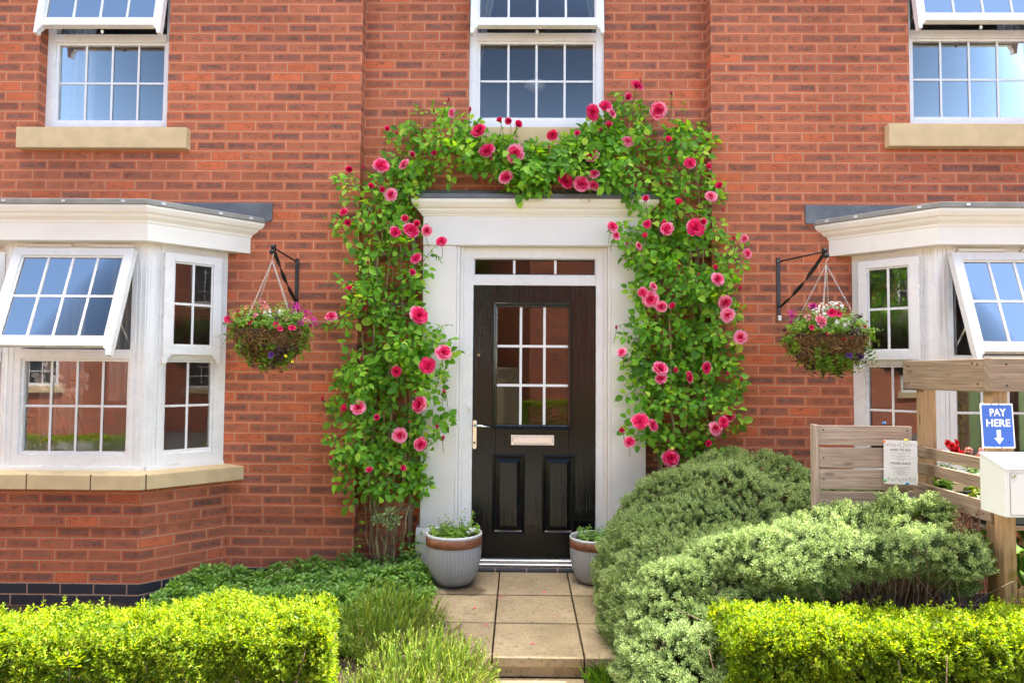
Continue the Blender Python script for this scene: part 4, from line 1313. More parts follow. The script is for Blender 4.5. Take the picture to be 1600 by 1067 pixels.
def bedding(label, group, tip, zrim, R, depth, blooms, trails, seed):
    random.seed(seed); T = Vector(tip)
    o = thing('basket_plants', label, 'flowers', (T.x, T.y, zrim), group)
    st = []; st2 = []
    for k in range(230):
        a = random.uniform(0, 2 * PI); r = R * math.sqrt(random.random()) * .98
        b = (T.x + r * math.cos(a), T.y + r * math.sin(a), zrim - .01)
        rr = r + random.uniform(.01, .10) * (r / R)
        h = random.uniform(.06, .17) * (1.15 - .5 * r / R) * 1.3
        t = (T.x + rr * math.cos(a) + random.gauss(0, .02), T.y + rr * math.sin(a) + random.gauss(0, .02), zrim + h - .05 * (r / R) ** 3)
        (st if random.random() < .86 else st2).append(stem_leaves(b, t, (0, 0, .02), random.randint(4, 6), random.uniform(.026, .046)))
    for (dx, dy, dz) in trails:
        for q in range(4):
            a = math.atan2(dy, dx) + random.gauss(0, .25)
            b = (T.x + R * .95 * math.cos(a), T.y + R * .95 * math.sin(a), zrim - .01)
            t = (T.x + dx + random.gauss(0, .025), T.y + dy + random.gauss(0, .025), zrim + dz + random.gauss(0, .03))
            st.append(stem_leaves(b, t, (0, 0, .02), 8, random.uniform(.020, .034), up=.1))
    # plants pushed through the side of the moss
    for k in range(74):
        a = random.uniform(-PI - .3, .3); e = random.uniform(.40, 1.5)
        c = Vector((math.cos(a) * math.cos(e), math.sin(a) * math.cos(e), -math.sin(e)))
        b = Vector((T.x, T.y, zrim)) + Vector((c.x * R, c.y * R, c.z * depth))
        (st if k % 5 else st2).append(stem_leaves(b, b + c * random.uniform(.03, .07) + Vector((0, 0, -.03)), (0, 0, .01), 5, random.uniform(.024, .042)))
    foliage('foliage', st, MAT['bedding'], o, .62)
    foliage('dark_foliage', st2, MAT['purple_leaf'], o, .62)
    for (px, py, sz, kind, col, dy) in blooms:
        dy -= .035; p = at(px, py, T.y + dy); s = sz / 2 / FPX * (T.y + dy)
        place(FL[(kind, col)], 'flower_bloom', o, p, outdir(.35, .45), s)
    return o


BL = at(465, 404, YW); BLb = at(464, 480, YW)
tipL = at(427, 388, 4.55)
bracket('black iron bracket on the wall right of the left bay', (BL.x, YW, 0), tipL, BL.z, BLb.z - .01)
zrL = at(425, 518, 4.55).z
basket('moss hanging basket left of the front door', tipL, zrL, .225, .175)
bedding('mixed trailing flowers in the left basket, crimson petunia at its left edge', 'flowers planted in the hanging baskets', tipL, zrL, .225, .175,
        [(372, 497, 26, 'disc', 'crimson', -.02), (360, 500, 20, 'disc', 'crimson', 0), (386, 481, 10, 'disc', 'coral', 0), (411, 476, 16, 'spray', 'pink', .02), (414, 484, 18, 'spray', 'coral', -.05),
         (419, 490, 17, 'spray', 'white', -.08), (432, 509, 13, 'disc', 'crimson', -.19), (437, 515, 11, 'disc', 'crimson', -.19), (456, 514, 14, 'disc', 'crimson', -.18), (460, 481, 22, 'spray', 'magenta', 0), (470, 487, 16, 'spray', 'magenta', .02), (479, 492, 18, 'spray', 'magenta', 0),
         (489, 503, 18, 'spray', 'magenta', 0), (478, 501, 13, 'spray', 'pink', -.06), (425, 555, 13, 'disc', 'violet', -.19), (446, 557, 6, 'disc', 'yellow', -.18), (457, 565, 5, 'disc', 'yellow', -.17), (400, 494, 13, 'spray', 'pink', -.10), (447, 498, 13, 'spray', 'pink', -.12), (392, 505, 12, 'disc', 'crimson', -.16), (470, 505, 12, 'spray', 'magenta', -.1), (440, 488, 13, 'spray', 'white', -.06)],
        [(-.30, -.03, -.02), (-.26, -.1, -.08), (.27, -.03, -.08), (.24, -.08, -.16), (-.12, -.2, -.22), (.02, -.2, -.24)], 3)
BR = at(1215.5, 403, YW); BRb = at(1214, 490, YW)
tipR = at(1289, 394, 4.50)
bracket('black iron bracket on the wall left of the right bay', (BR.x, YW, 0), tipR, BR.z, BRb.z - .01)
zrR = at(1292, 526, 4.50).z
basket('moss hanging basket right of the front door', tipR, zrR, .23, .18)
bedding('mixed trailing flowers in the right basket, pink carnation in its middle', 'flowers planted in the hanging baskets', tipR, zrR, .23, .18,
        [(1270, 480, 15, 'carn', 'magenta', 0), (1237, 490, 16, 'spray', 'magenta', 0), (1236, 501, 13, 'spray', 'magenta', -.02), (1286, 481, 18, 'spray', 'white', -.05), (1275, 486, 12, 'spray', 'white', -.08), (1309, 479, 18, 'spray', 'white', -.04), (1300, 476, 12, 'spray', 'white', 0),
         (1316, 507, 24, 'spray', 'white', -.15), (1326, 515, 16, 'spray', 'white', -.14), (1300, 489, 17, 'disc', 'crimson', -.13), (1309, 491, 13, 'disc', 'crimson', -.12), (1280, 503, 26, 'carn', 'pink', -.17), (1295, 520, 10, 'disc', 'crimson', -.19), (1343, 508, 7, 'carn', 'red', -.08),
         (1351, 511, 7, 'carn', 'red', -.05), (1319, 530, 6, 'carn', 'red', -.2), (1331, 526, 6, 'carn', 'red', -.18), (1326, 556, 12, 'disc', 'violet', -.18), (1343, 558, 11, 'disc', 'violet', -.12), (1262, 497, 14, 'spray', 'pink', -.12), (1330, 497, 14, 'spray', 'white', -.08), (1290, 494, 12, 'spray', 'white', -.12), (1267, 512, 11, 'disc', 'crimson', -.16)],
        [(.30, -.02, .02), (.28, -.06, -.02), (.24, -.08, -.17), (.20, -.1, -.24), (-.29, -.03, -.05), (-.24, -.1, -.12), (-.1, -.2, -.2)], 8)

# ------------------------------------------------------------------ planters by the door
def planter(label, x, y, k, name='planter_pot'):
    z = zpath(y) + .001
    o = thing(name, label, 'planter', (x, y, z), 'glazed planters either side of the door')
    prof = [(.0, 0), (.098, 0), (.122, .010), (.150, .045), (.170, .095), (.182, .15), (.189, .21), (.1905, .265)]
    mb = MB(); mb.lathe((x, y, z), [(r * k, h * k) for r, h in prof], 56); mb.build('bowl', MAT['pot'], o)
    mb = MB(); mb.lathe((x, y, z), [(r * k, h * k) for r, h in [(.1905, .2652), (.1925, .267), (.1935, .295), (.1925, .322), (.190, .3238)]], 56, capb=False); mb.build('brown_band', MAT['rust'], o)
    mb = MB(); mb.lathe((x, y, z), [(r * k, h * k) for r, h in [(.190, .324), (.1925, .326), (.193, .338), (.188, .346), (.180, .344), (.176, .330), (.172, .29)]], 56, capb=False); mb.build('rim', MAT['pot_rim'], o)
    mb = MB(); mb.lathe((x, y, z), [(.174 * k, .300 * k), (.10 * k, .312 * k), (.001, .315 * k)], 24, capb=False); mb.build('compost', MAT['soil'], o)
    return z + .31 * k


PLX, PLY = at(709, 880, 4.74).x, 4.74
zl = planter('larger grey woven-pattern planter with brown band, left of the doorstep', PLX, PLY, 1.0)
PRX, PRY = at(929, 880, 4.80).x, 4.80
zr = planter('smaller grey woven-pattern planter with brown band, half behind the shrub', PRX, PRY, .90)
random.seed(12)
o = thing('potted_herb', 'leafy green herb with tall mint shoots in the left planter', 'herb', (PLX, PLY, zl), 'herbs in the door planters')
st = []
for k in range(60):
    a = random.uniform(0, 2 * PI); r = .15 * math.sqrt(random.random())
    h = random.uniform(.03, .08)
    st.append(stem_leaves((PLX + r * math.cos(a), PLY + r * math.sin(a), zl), (PLX + 1.18 * r * math.cos(a), PLY + 1.18 * r * math.sin(a), zl + h), (0, 0, 0), 4, random.uniform(.028, .045)))
for k in range(9):
    a = random.uniform(0, 2 * PI); r = .09 * math.sqrt(random.random())
    st.append(stem_leaves((PLX + .02 + r * math.cos(a), PLY + r * math.sin(a), zl), (PLX + .03 + 1.5 * r * math.cos(a), PLY + r * math.sin(a), zl + random.uniform(.10, .19)), (0, 0, 0), 6, .034))
foliage('foliage', st, MAT['bedding'], o, .62)
mb = MB()
for k in range(9): mb.tube(curve_pts((PLX + random.uniform(-.1, .1), PLY + random.uniform(-.1, .1), zl), (PLX - .10 + random.uniform(-.06, .22), PLY - .1, zl + random.uniform(.07, .14)), (0, 0, .01)), .0015, 5)
mb.build('stem', MAT['rose_stem'], o)
for k in range(4): place(FL[('spray', 'white')], 'flower_bloom', o, (PLX + .12 + random.uniform(-.03, .04), PLY - .08 + random.uniform(-.03, .03), zl + .05 + random.uniform(0, .03)), (0, -.6, 1), .014)
o = thing('potted_herb', 'low dark green herb in the right planter', 'herb', (PRX, PRY, zr), 'herbs in the door planters')
st = []
for k in range(55):
    a = random.uniform(0, 2 * PI); r = .135 * math.sqrt(random.random())
    st.append(stem_leaves((PRX + r * math.cos(a), PRY + r * math.sin(a), zr), (PRX + 1.1 * r * math.cos(a), PRY + 1.1 * r * math.sin(a), zr + random.uniform(.03, .085)), (0, 0, 0), 4, random.uniform(.022, .038)))
foliage('foliage', st, MAT['sedum'], o, .62)
# ------------------------------------------------------------------ slatted panel with the notice
YP = 3.90
a = at(1277, 664, YP); b = at(1419, 664, YP)
PX0, PX1 = a.x, b.x
F = Fr((PX0, YP, 0), (1, -.035, 0))
o = thing('slatted_panel', 'low silvery timber screen of four horizontal boards behind the shrub', 'wooden screen', (PX0, YP, -.1))
W = PX1 - PX0
rows_px = [(664, 694.5), (698, 729.5), (732, 763), (766, 797), (800, 831)]
for k, (t0, t1) in enumerate(rows_px):
    z1 = at(1277, t0, YP).z; z0 = at(1277, t1, YP).z
    mb = MB(); mb.box(F, 0, W + (0, 0, .004, .004, 0)[k], z0, z1, 0, .02); s = mb.build('slat', MAT['wood_grey'], o, bevel=.003, seg=2)
    mb = MB()
    for u in ((.025, .025), (W - .025, .02)): mb.blob(F.p(u[0], (z0 + z1) / 2 + (.03 if k == 0 else 0), .0205), (.005, .003, .005), 8, 4)
    mb.build('screw', MAT['dark'], s)
zt_ = at(1272, 663, YP).z
mb = MB(); mb.box(F, -.024, -.0005, -.12, zt_, -.045, .024); mb.build('side_post', MAT['wood_grey'], o, bevel=.003)
mb = MB(); mb.box(F, W * .97 - .045, W * .97, -.12, zt_ - .02, -.05, -.0005); mb.build('back_post', MAT['wood_new'], o, bevel=.003)


def text_mesh(name, body, size, mat, parent, F, u, v, n, depth=.0006, bold=0., align='CENTER', width=None, spacing=1.0):
    cu = bpy.data.curves.new(name, 'FONT'); cu.body = body; cu.size = size; cu.align_x = align; cu.extrude = depth; cu.offset = bold; cu.space_character = spacing; cu.resolution_u = 3
    t = bpy.data.objects.new(name, cu); COL.objects.link(t)
    bpy.context.view_layer.update()
    dg = bpy.context.evaluated_depsgraph_get()
    me = bpy.data.meshes.new_from_object(t.evaluated_get(dg)); me.name = name
    bpy.data.objects.remove(t); bpy.data.curves.remove(cu)
    xs = [q.co.x for q in me.vertices]
    k = 1.0 if width is None else width / (max(xs) - min(xs))
    M = Matrix(((F.u.x * k, F.v.x, F.n.x, 0), (F.u.y * k, F.v.y, F.n.y, 0), (F.u.z * k, F.v.z, F.n.z, 0), (0, 0, 0, 1)))
    M.translation = F.p(u, v, n) - (ORG[parent] if parent is not None else Vector((0, 0, 0)))
    me.transform(M); me.materials.clear(); me.materials.append(mat)
    return link_mesh(name, me, parent)


# the notice
q = at(1407, 722, YP - .048)
rt = math.radians(-1.6)
NF = Fr(q, (math.cos(rt), -.02, math.sin(rt)), (-math.sin(rt), .03, math.cos(rt)))
nw, nh = .184, .243
o = thing('paper_notice', 'white paper notice with grey lettering and leafy borders pinned to the slats', 'notice', NF.p(0, -nh / 2, 0))
mb = MB(); mb.box(NF, -nw / 2, nw / 2, -nh / 2, nh / 2, 0, .0012); mb.build('sheet', MAT['paper'], o)
text_mesh('heading', 'HOW TO PAY', .0185, MAT['ink'], o, NF, 0, .062, .0018, .0003, 0, width=.115)
text_mesh('heading', 'MORE INFO', .0185, MAT['ink'], o, NF, 0, -.012, .0018, .0003, 0, width=.108)
mb = MB(); random.seed(4)
for v, wd in ((.050, .11), (.043, .016), (.035, .108), (.028, .045), (.020, .10), (.013, .035), (-.026, .105), (-.033, .09), (-.040, .098), (-.047, .045), (-.054, .08), (-.061, .04), (-.068, .085)):
    x = -wd / 2
    while x < wd / 2:
        l = random.uniform(.004, .011); mb.box(NF, x, min(x + l, wd / 2), v - .0011, v + .0011, .0014, .0018); x += l + .002
mb.build('small_print', MAT['ink_soft'], o)
mb = MB(); random.seed(9)
for s in (1, -1):
    for k in range(16):
        u = -nw / 2 + .014 + (nw - .028) * k / 15; v = s * (nh / 2 - .020 - .012 * abs(math.sin(k * .9)))
        for j in range(4):
            aa = random.uniform(0, 2 * PI); l = random.uniform(.005, .010); c = Vector((u + random.uniform(-.004, .004), v + random.uniform(-.006, .006)))
            d = Vector((math.cos(aa), math.sin(aa))) * l; e = Vector((-d.y, d.x)) * .28
            mb.face([NF.p(*c, .0016), NF.p(*(c + d * .5 - e), .0016), NF.p(*(c + d), .0016), NF.p(*(c + d * .5 + e), .0016)])
mb.build('leaf_border', MAT['ink_soft'], o)
for (px, py, m, lb) in ((1382, 689, 'pin_orange', 'orange push pin at the top left corner of the notice'), (1417, 687.5, 'pin_yellow', 'yellow push pin at the top edge of the notice'),
                        (1384, 750, 'pin_green', 'green push pin at the bottom left corner of the notice'), (1418.5, 755, 'pin_blue', 'blue push pin at the bottom edge of the notice'), (1382, 661, 'pin_blue', 'blue push pin on top of the silvery screen')):
    p = at(px, py, YP - .066)
    o = thing('push_pin', lb, 'push pin', p, 'push pins')
    mb = MB()
    q = Vector((random.uniform(-.3, .3), -1, random.uniform(-.1, .4))).to_track_quat('Z', 'Y')
    def lz(prof):
        n = 10; rows = [[p + q @ Vector((r * math.cos(2 * PI * j / n), r * math.sin(2 * PI * j / n), z)) for j in range(n)] for r, z in prof]
        mb.grid(rows, closed=True)
    lz([(.0005, -.016), (.006, -.015), (.0065, -.012), (.004, -.009), (.0035, 0), (.0055, .003), (.0055, .006), (.0005, .007)])
    mb.build('grip', MAT[m], o)
    mb = MB(); mb.tube([p + q @ Vector((0, 0, -.015)), p + q @ Vector((0, 0, -.028))], .0007, 5); mb.build('needle', MAT['chrome'], o)

# ------------------------------------------------------------------ plant stall
SX, SY0, SY1 = 2.318, 3.37, 4.13
o = thing('plant_stall', 'timber plant stall frame with thick top boards and side rails at the right', 'plant stall', (SX, 3.4, -.15))
za, zb_ = 1.358, 1.522
mb = MB(); mb.wbox(SX - .022, SX + .022, SY0 + .0455, SY1, za - .005, zb_ - .004); mb.build('beam', MAT['wood_old'], o, bevel=.004, seg=2)
mb = MB(); mb.wbox(SX - .022, 3.9, SY0, SY0 + .045, za, zb_); mb.build('beam', MAT['wood_old'], o, bevel=.004, seg=2)
mb = MB()
for c in ((SX + .06, SY0, zb_ - .03), (SX + .06, SY0, za + .03), (SX - .0, SY0 + 0, 0)):
    if c[2]: mb.blob((c[0], c[1], c[2]), (.006, .003, .006), 8, 4)
for y, z in ((3.46, zb_ - .03), (3.46, za + .035), (3.50, zb_ - .025), (4.07, zb_ - .035), (4.07, za + .03)): mb.blob((SX - .0225, y, z), (.003, .007, .006), 8, 4)
mb.build('bolt', MAT['dark'], o)
for x0, y0, z1_ in ((SX + .0225, SY0 + .046, zb_ - .01), (SX + .0225, 4.00, zb_ - .02), (3.75, SY0 + .046, zb_ - .01), (3.75, 4.0, zb_ - .02)):
    mb = MB(); mb.wbox(x0, x0 + .072, y0, y0 + .072, -.16, z1_); mb.build('post', MAT['wood_new'], o, bevel=.004, seg=2)
# the post doubled at the front, carrying the cash box
mb = MB(); mb.wbox(SX + .012, SX + .075, SY0 - .018, SY0 + .0445, -.16, 1.10); mb.build('post', MAT['wood_new'], o, bevel=.004, seg=2)
for z0, z1_ in ((.962, 1.022), (.868, .93), (.715, .812)):
    mb = MB(); mb.wbox(SX - .001, SX + .0215, SY0 + .05, 4.09, z0, z1_); r_ = mb.build('rail', MAT['wood_old'], o, bevel=.003, seg=2)
    mb = MB()
    for y in (3.47, 4.03):
        for dz in (.015, -.015): mb.blob((SX - .002, y, (z0 + z1_) / 2 + dz), (.002, .004, .004), 8, 4)
    mb.build('screw', MAT['dark'], r_)
mb = MB()
for k in range(5): mb.wbox(SX + .0226, 3.9, 3.49 + k * .12, 3.60 + k * .12, .660 , .682)
mb.build('shelf', MAT['wood_old'], o, bevel=.003)
mb = MB()
for k in range(3): mb.wbox(SX + .08, 3.9, 3.40 + k * .12, 3.51 + k * .12, .01 , .03)
mb.build('shelf', MAT['wood_old'], o, bevel=.003)
mb = MB(); mb.wbox(SX - .006, SX + .018, SY0 + .03, SY0 + .05, .16, .25); mb.build('bracket_plate', MAT['clip'], o)

# sign
q = at(1558, 665, SY0 - .022); rt = math.radians(-.6)
F = Fr(q, (math.cos(rt), .02, math.sin(rt) + .012), (-math.sin(rt) - .035, .03, math.cos(rt)))
sw, sh = .160, .214
o = thing('payment_sign', 'blue and white sign reading PAY HERE with a down arrow', 'sign', F.p(0, -sh / 2, 0))
mb = MB(); mb.box(F, -sw / 2, sw / 2, -sh / 2, sh / 2, 0, .004); mb.build('board', MAT['signwhite'], o, bevel=.001)
def rrect(u0, u1, v0, v1, r):
    p = []
    for cx, cy, a0 in ((u1 - r, v0 + r, -90), (u1 - r, v1 - r, 0), (u0 + r, v1 - r, 90), (u0 + r, v0 + r, 180)):
        p += [(cx + r * math.cos(math.radians(a0 + t)), cy + r * math.sin(math.radians(a0 + t))) for t in (0, 30, 60, 90)]
    return p
mb = MB(); mb.prism(F, rrect(-sw / 2 + .007, sw / 2 - .007, -sh / 2 + .007, sh / 2 - .007, .006), .0041, .0046); mb.build('blue_face', MAT['signblue'], o)
text_mesh('lettering', 'PAY', .049, MAT['signwhite'], o, F, .002, .048, .0052, .0004, .0012, width=.079)
text_mesh('lettering', 'HERE', .049, MAT['signwhite'], o, F, .002, -.003, .0052, .0004, .0012, width=.117)
mb = MB(); mb.prism(F, [(-.008, -.020), (-.008, -.058), (-.022, -.058), (.002, -.088), (.026, -.058), (.012, -.058), (.012, -.020)][::-1], .0047, .0055); mb.build('arrow', MAT['signwhite'], o)
mb = MB()
for u in (-.025, .012):
    for v in (sh / 2 - .004, -sh / 2 + .004): mb.blob(F.p(u, v, .005), (.003, .002, .003), 8, 4)
mb.build('screw', MAT['dark'], o)

# cash box
bx0, bx1, by0, by1 = 2.222, 2.50, 3.175, 3.348
o = thing('cash_box', 'white metal payment box with a sloping slotted lid below the sign', 'payment box', (bx0, by1, .79))
zf, zk, z0 = 1.012, 1.068, .790
SIDE = Fr((bx0, 0, 0), (0, 1, 0), (0, 0, 1), (1, 0, 0))
mb = MB(); mb.prism(SIDE, [(by0, z0), (by1, z0 + .002), (by1, zk - .004), (by0, zf - .004)], 0, bx1 - bx0); mb.build('body', MAT['boxwhite'], o, bevel=.003, seg=2)
mb = MB(); mb.prism(SIDE, [(by0 - .006, zf - .0035), (by1, zk - .0035), (by1, zk + .001), (by0 - .006, zf + .001)], -.004, bx1 - bx0 + .004); lid = mb.build('lid', MAT['boxwhite'], o, bevel=.0015, seg=2)
sl = (zk - zf) / (by1 - by0 + .006)
LF = Fr(((bx0 + bx1) / 2, by0 + .07, zf + .001 + sl * .076), (1, 0, 0), (0, 1, sl))
mb = MB(); mb.box(LF, -.055, .02, -.004, .004, 0, .0012); mb.build('coin_slot', MAT['dark'], lid)
FB = front(by0)
mb = MB(); mb.box(FB, bx0 + .022, bx1 - .015, z0 + .012, zf - .024, .0002, .003); d = mb.build('door', MAT['boxwhite'], o, bevel=.001)
mb = MB(); rframe(mb, FB, bx0 + .0205, bx1 - .0135, z0 + .0105, zf - .0225, .0015, .0015, .0015, .0015, .0001, .0008); mb.build('door_gap', MAT['dark'], o)
mb = MB(); c = at(1583, 743, by0); mb.tube([(c.x, by0 - .003, c.z), (c.x, by0 - .009, c.z)], .011, 16); mb.build('lock', MAT['chrome'], d, bevel=.001)
mb = MB(); mb.wbox(c.x - .001, c.x + .001, by0 - .0098, by0 - .0091, c.z - .004, c.z + .004); mb.build('keyhole', MAT['dark'], d)

# ------------------------------------------------------------------ plants on the stall
def tray(label, x0, x1, y0, y1):
    o = thing('seed_tray', label, 'plant tray', ((x0 + x1) / 2, (y0 + y1) / 2, .684), 'black plant trays on the stall shelf')
    mb = MB(); mb.wbox(x0, x1, y0, y1, .684, .690)
    nx = max(2, round((x1 - x0) / .09)); ny = max(2, round((y1 - y0) / .09))
    for i in range(nx + 1):
        x = x0 + (x1 - x0) * i / nx; mb.wbox(x - .004, x + .004, y0 + .0005, y1 - .0005, .6905, .772)
    for j in range(ny + 1):
        y = y0 + (y1 - y0) * j / ny
        for i in range(nx):
            xa = x0 + (x1 - x0) * i / nx + .0045; xb = x0 + (x1 - x0) * (i + 1) / nx - .0045
            mb.wbox(xa, xb, y - .003, y + .003, .6905, .77)
    mb.build('cells', MAT['black_plastic'], o, bevel=.002)
    mb = MB(); mb.wbox(x0 + .006, x1 - .006, y0 + .006, y1 - .006, .691, .755); mb.build('compost', MAT['soil'], o)


tray('black plastic cell tray nearest the front post on the stall', 2.36, 2.74, 3.50, 3.80)
tray('black plastic cell tray at the rear of the stall shelf', 2.36, 2.74, 3.81, 3.99)


def tray_plant(label, x, y, leafm, fl, n, nf, h, seed, spread=.06):
    random.seed(seed)
    o = thing('bedding_plant', label, 'bedding plant', (x, y, .756), 'bedding plants in the stall trays')
    st = []
    for k in range(n):
        a = random.uniform(0, 2 * PI); r = spread * math.sqrt(random.random())
        st.append(stem_leaves((x + .4 * r * math.cos(a), y + .4 * r * math.sin(a), .755), (x + r * math.cos(a), y + r * math.sin(a), .755 + h * random.uniform(.5, 1)), (0, 0, .01), 5, random.uniform(.03, .05)))
    foliage('foliage', st, MAT[leafm], o, .7)
    for k in range(nf):
        a = random.uniform(0, 2 * PI); r = spread * .9 * math.sqrt(random.random())
        place(FL[fl], 'flower_bloom', o, (x + r * math.cos(a), y + r * math.sin(a) - .01, .755 + h * random.uniform(.95, 1.25)), outdir(.4, .7), random.uniform(.016, .026))


tray_plant('scarlet flowered bedding plant beside the rear stall post', at(1480, 690, 3.98).x, 3.98, 'bedding', ('carn', 'red'), 14, 12, .24, 1, .06)
tray_plant('coral flowered bedding plant left of the front stall post', at(1513, 695, 3.80).x, 3.76, 'bedding', ('spray', 'coral'), 14, 7, .22, 2, .05)
tray_plant('green bedding plant low behind the stall rails', at(1470, 715, 3.95).x - .02, 3.89, 'bedding', ('carn', 'red'), 12, 1, .12, 3, .05)
tray_plant('lime green bedding plant with one red flower behind the stall rails', at(1515, 738, 3.65).x, 3.60, 'lime', ('disc', 'red'), 14, 3, .12, 4, .05)
tray_plant('lime leaved plant right of the blue sign', at(1598, 655, 3.75).x, 3.72, 'lime', ('disc', 'yellow'), 26, 0, .26, 5, .09)

# hosta in a grey pot low on the right
HX, HY = at(1612, 900, 3.45).x, 3.47
o = thing('plastic_pot', 'dark grey plastic pot under the payment box', 'flower pot', (HX, HY, .03))
mb = MB(); mb.lathe((HX, HY, .031), [(.001, 0), (.10, 0), (.135, .27), (.142, .272), (.142, .300), (.130, .300), (.126, .27), (.001, .265)], 36); mb.build('pot_body', MAT['grey_plastic'], o)
o = thing('hosta_plant', 'broad bright green hosta growing in the dark grey pot', 'hosta', (HX, HY, .30))
random.seed(21); P, N, D, S = [], [], [], []
mb = MB()
for k in range(46):
    a = random.uniform(0, 2 * PI); r = random.uniform(.05, .17); h = random.uniform(.05, .34) - r * .45
    b = Vector((HX + r * math.cos(a), HY + r * math.sin(a), .33 + h)); d = Vector((math.cos(a), math.sin(a), -.25))
    P.append(b); D.append(d); N.append(Vector((-.35 * math.cos(a), -.35 * math.sin(a) - .25, .9))); S.append(random.uniform(.10, .16))
    mb.tube(curve_pts((HX, HY, .29), b, (0, 0, .02)), .003, 5)
foliage('foliage', [(P, N, D, S)], MAT['hosta'], o, .62, 'ovate', .2, .35)
mb.build('stem', MAT['hosta'], o)
o = thing('plant_label', 'small pale wooden label stuck in the hosta pot', 'plant label', (at(1597, 905, 3.36).x, 3.36, .30))
lx = at(1597, 905, 3.36).x
mb = MB(); mb.prism(Fr((lx, 3.36, 0), (1, 0, .12)), [(-.018, .25), (.018, .25), (.018, .41), (0, .43), (-.018, .41)], 0, .004); mb.build('label_stick', MAT['wood_new'], o)
# ------------------------------------------------------------------ climbing roses
def px_line(pts, Y): return [at(x, y, Y if not isinstance(Y, (list, tuple)) else Y[k]) for k, (x, y) in enumerate(pts)]


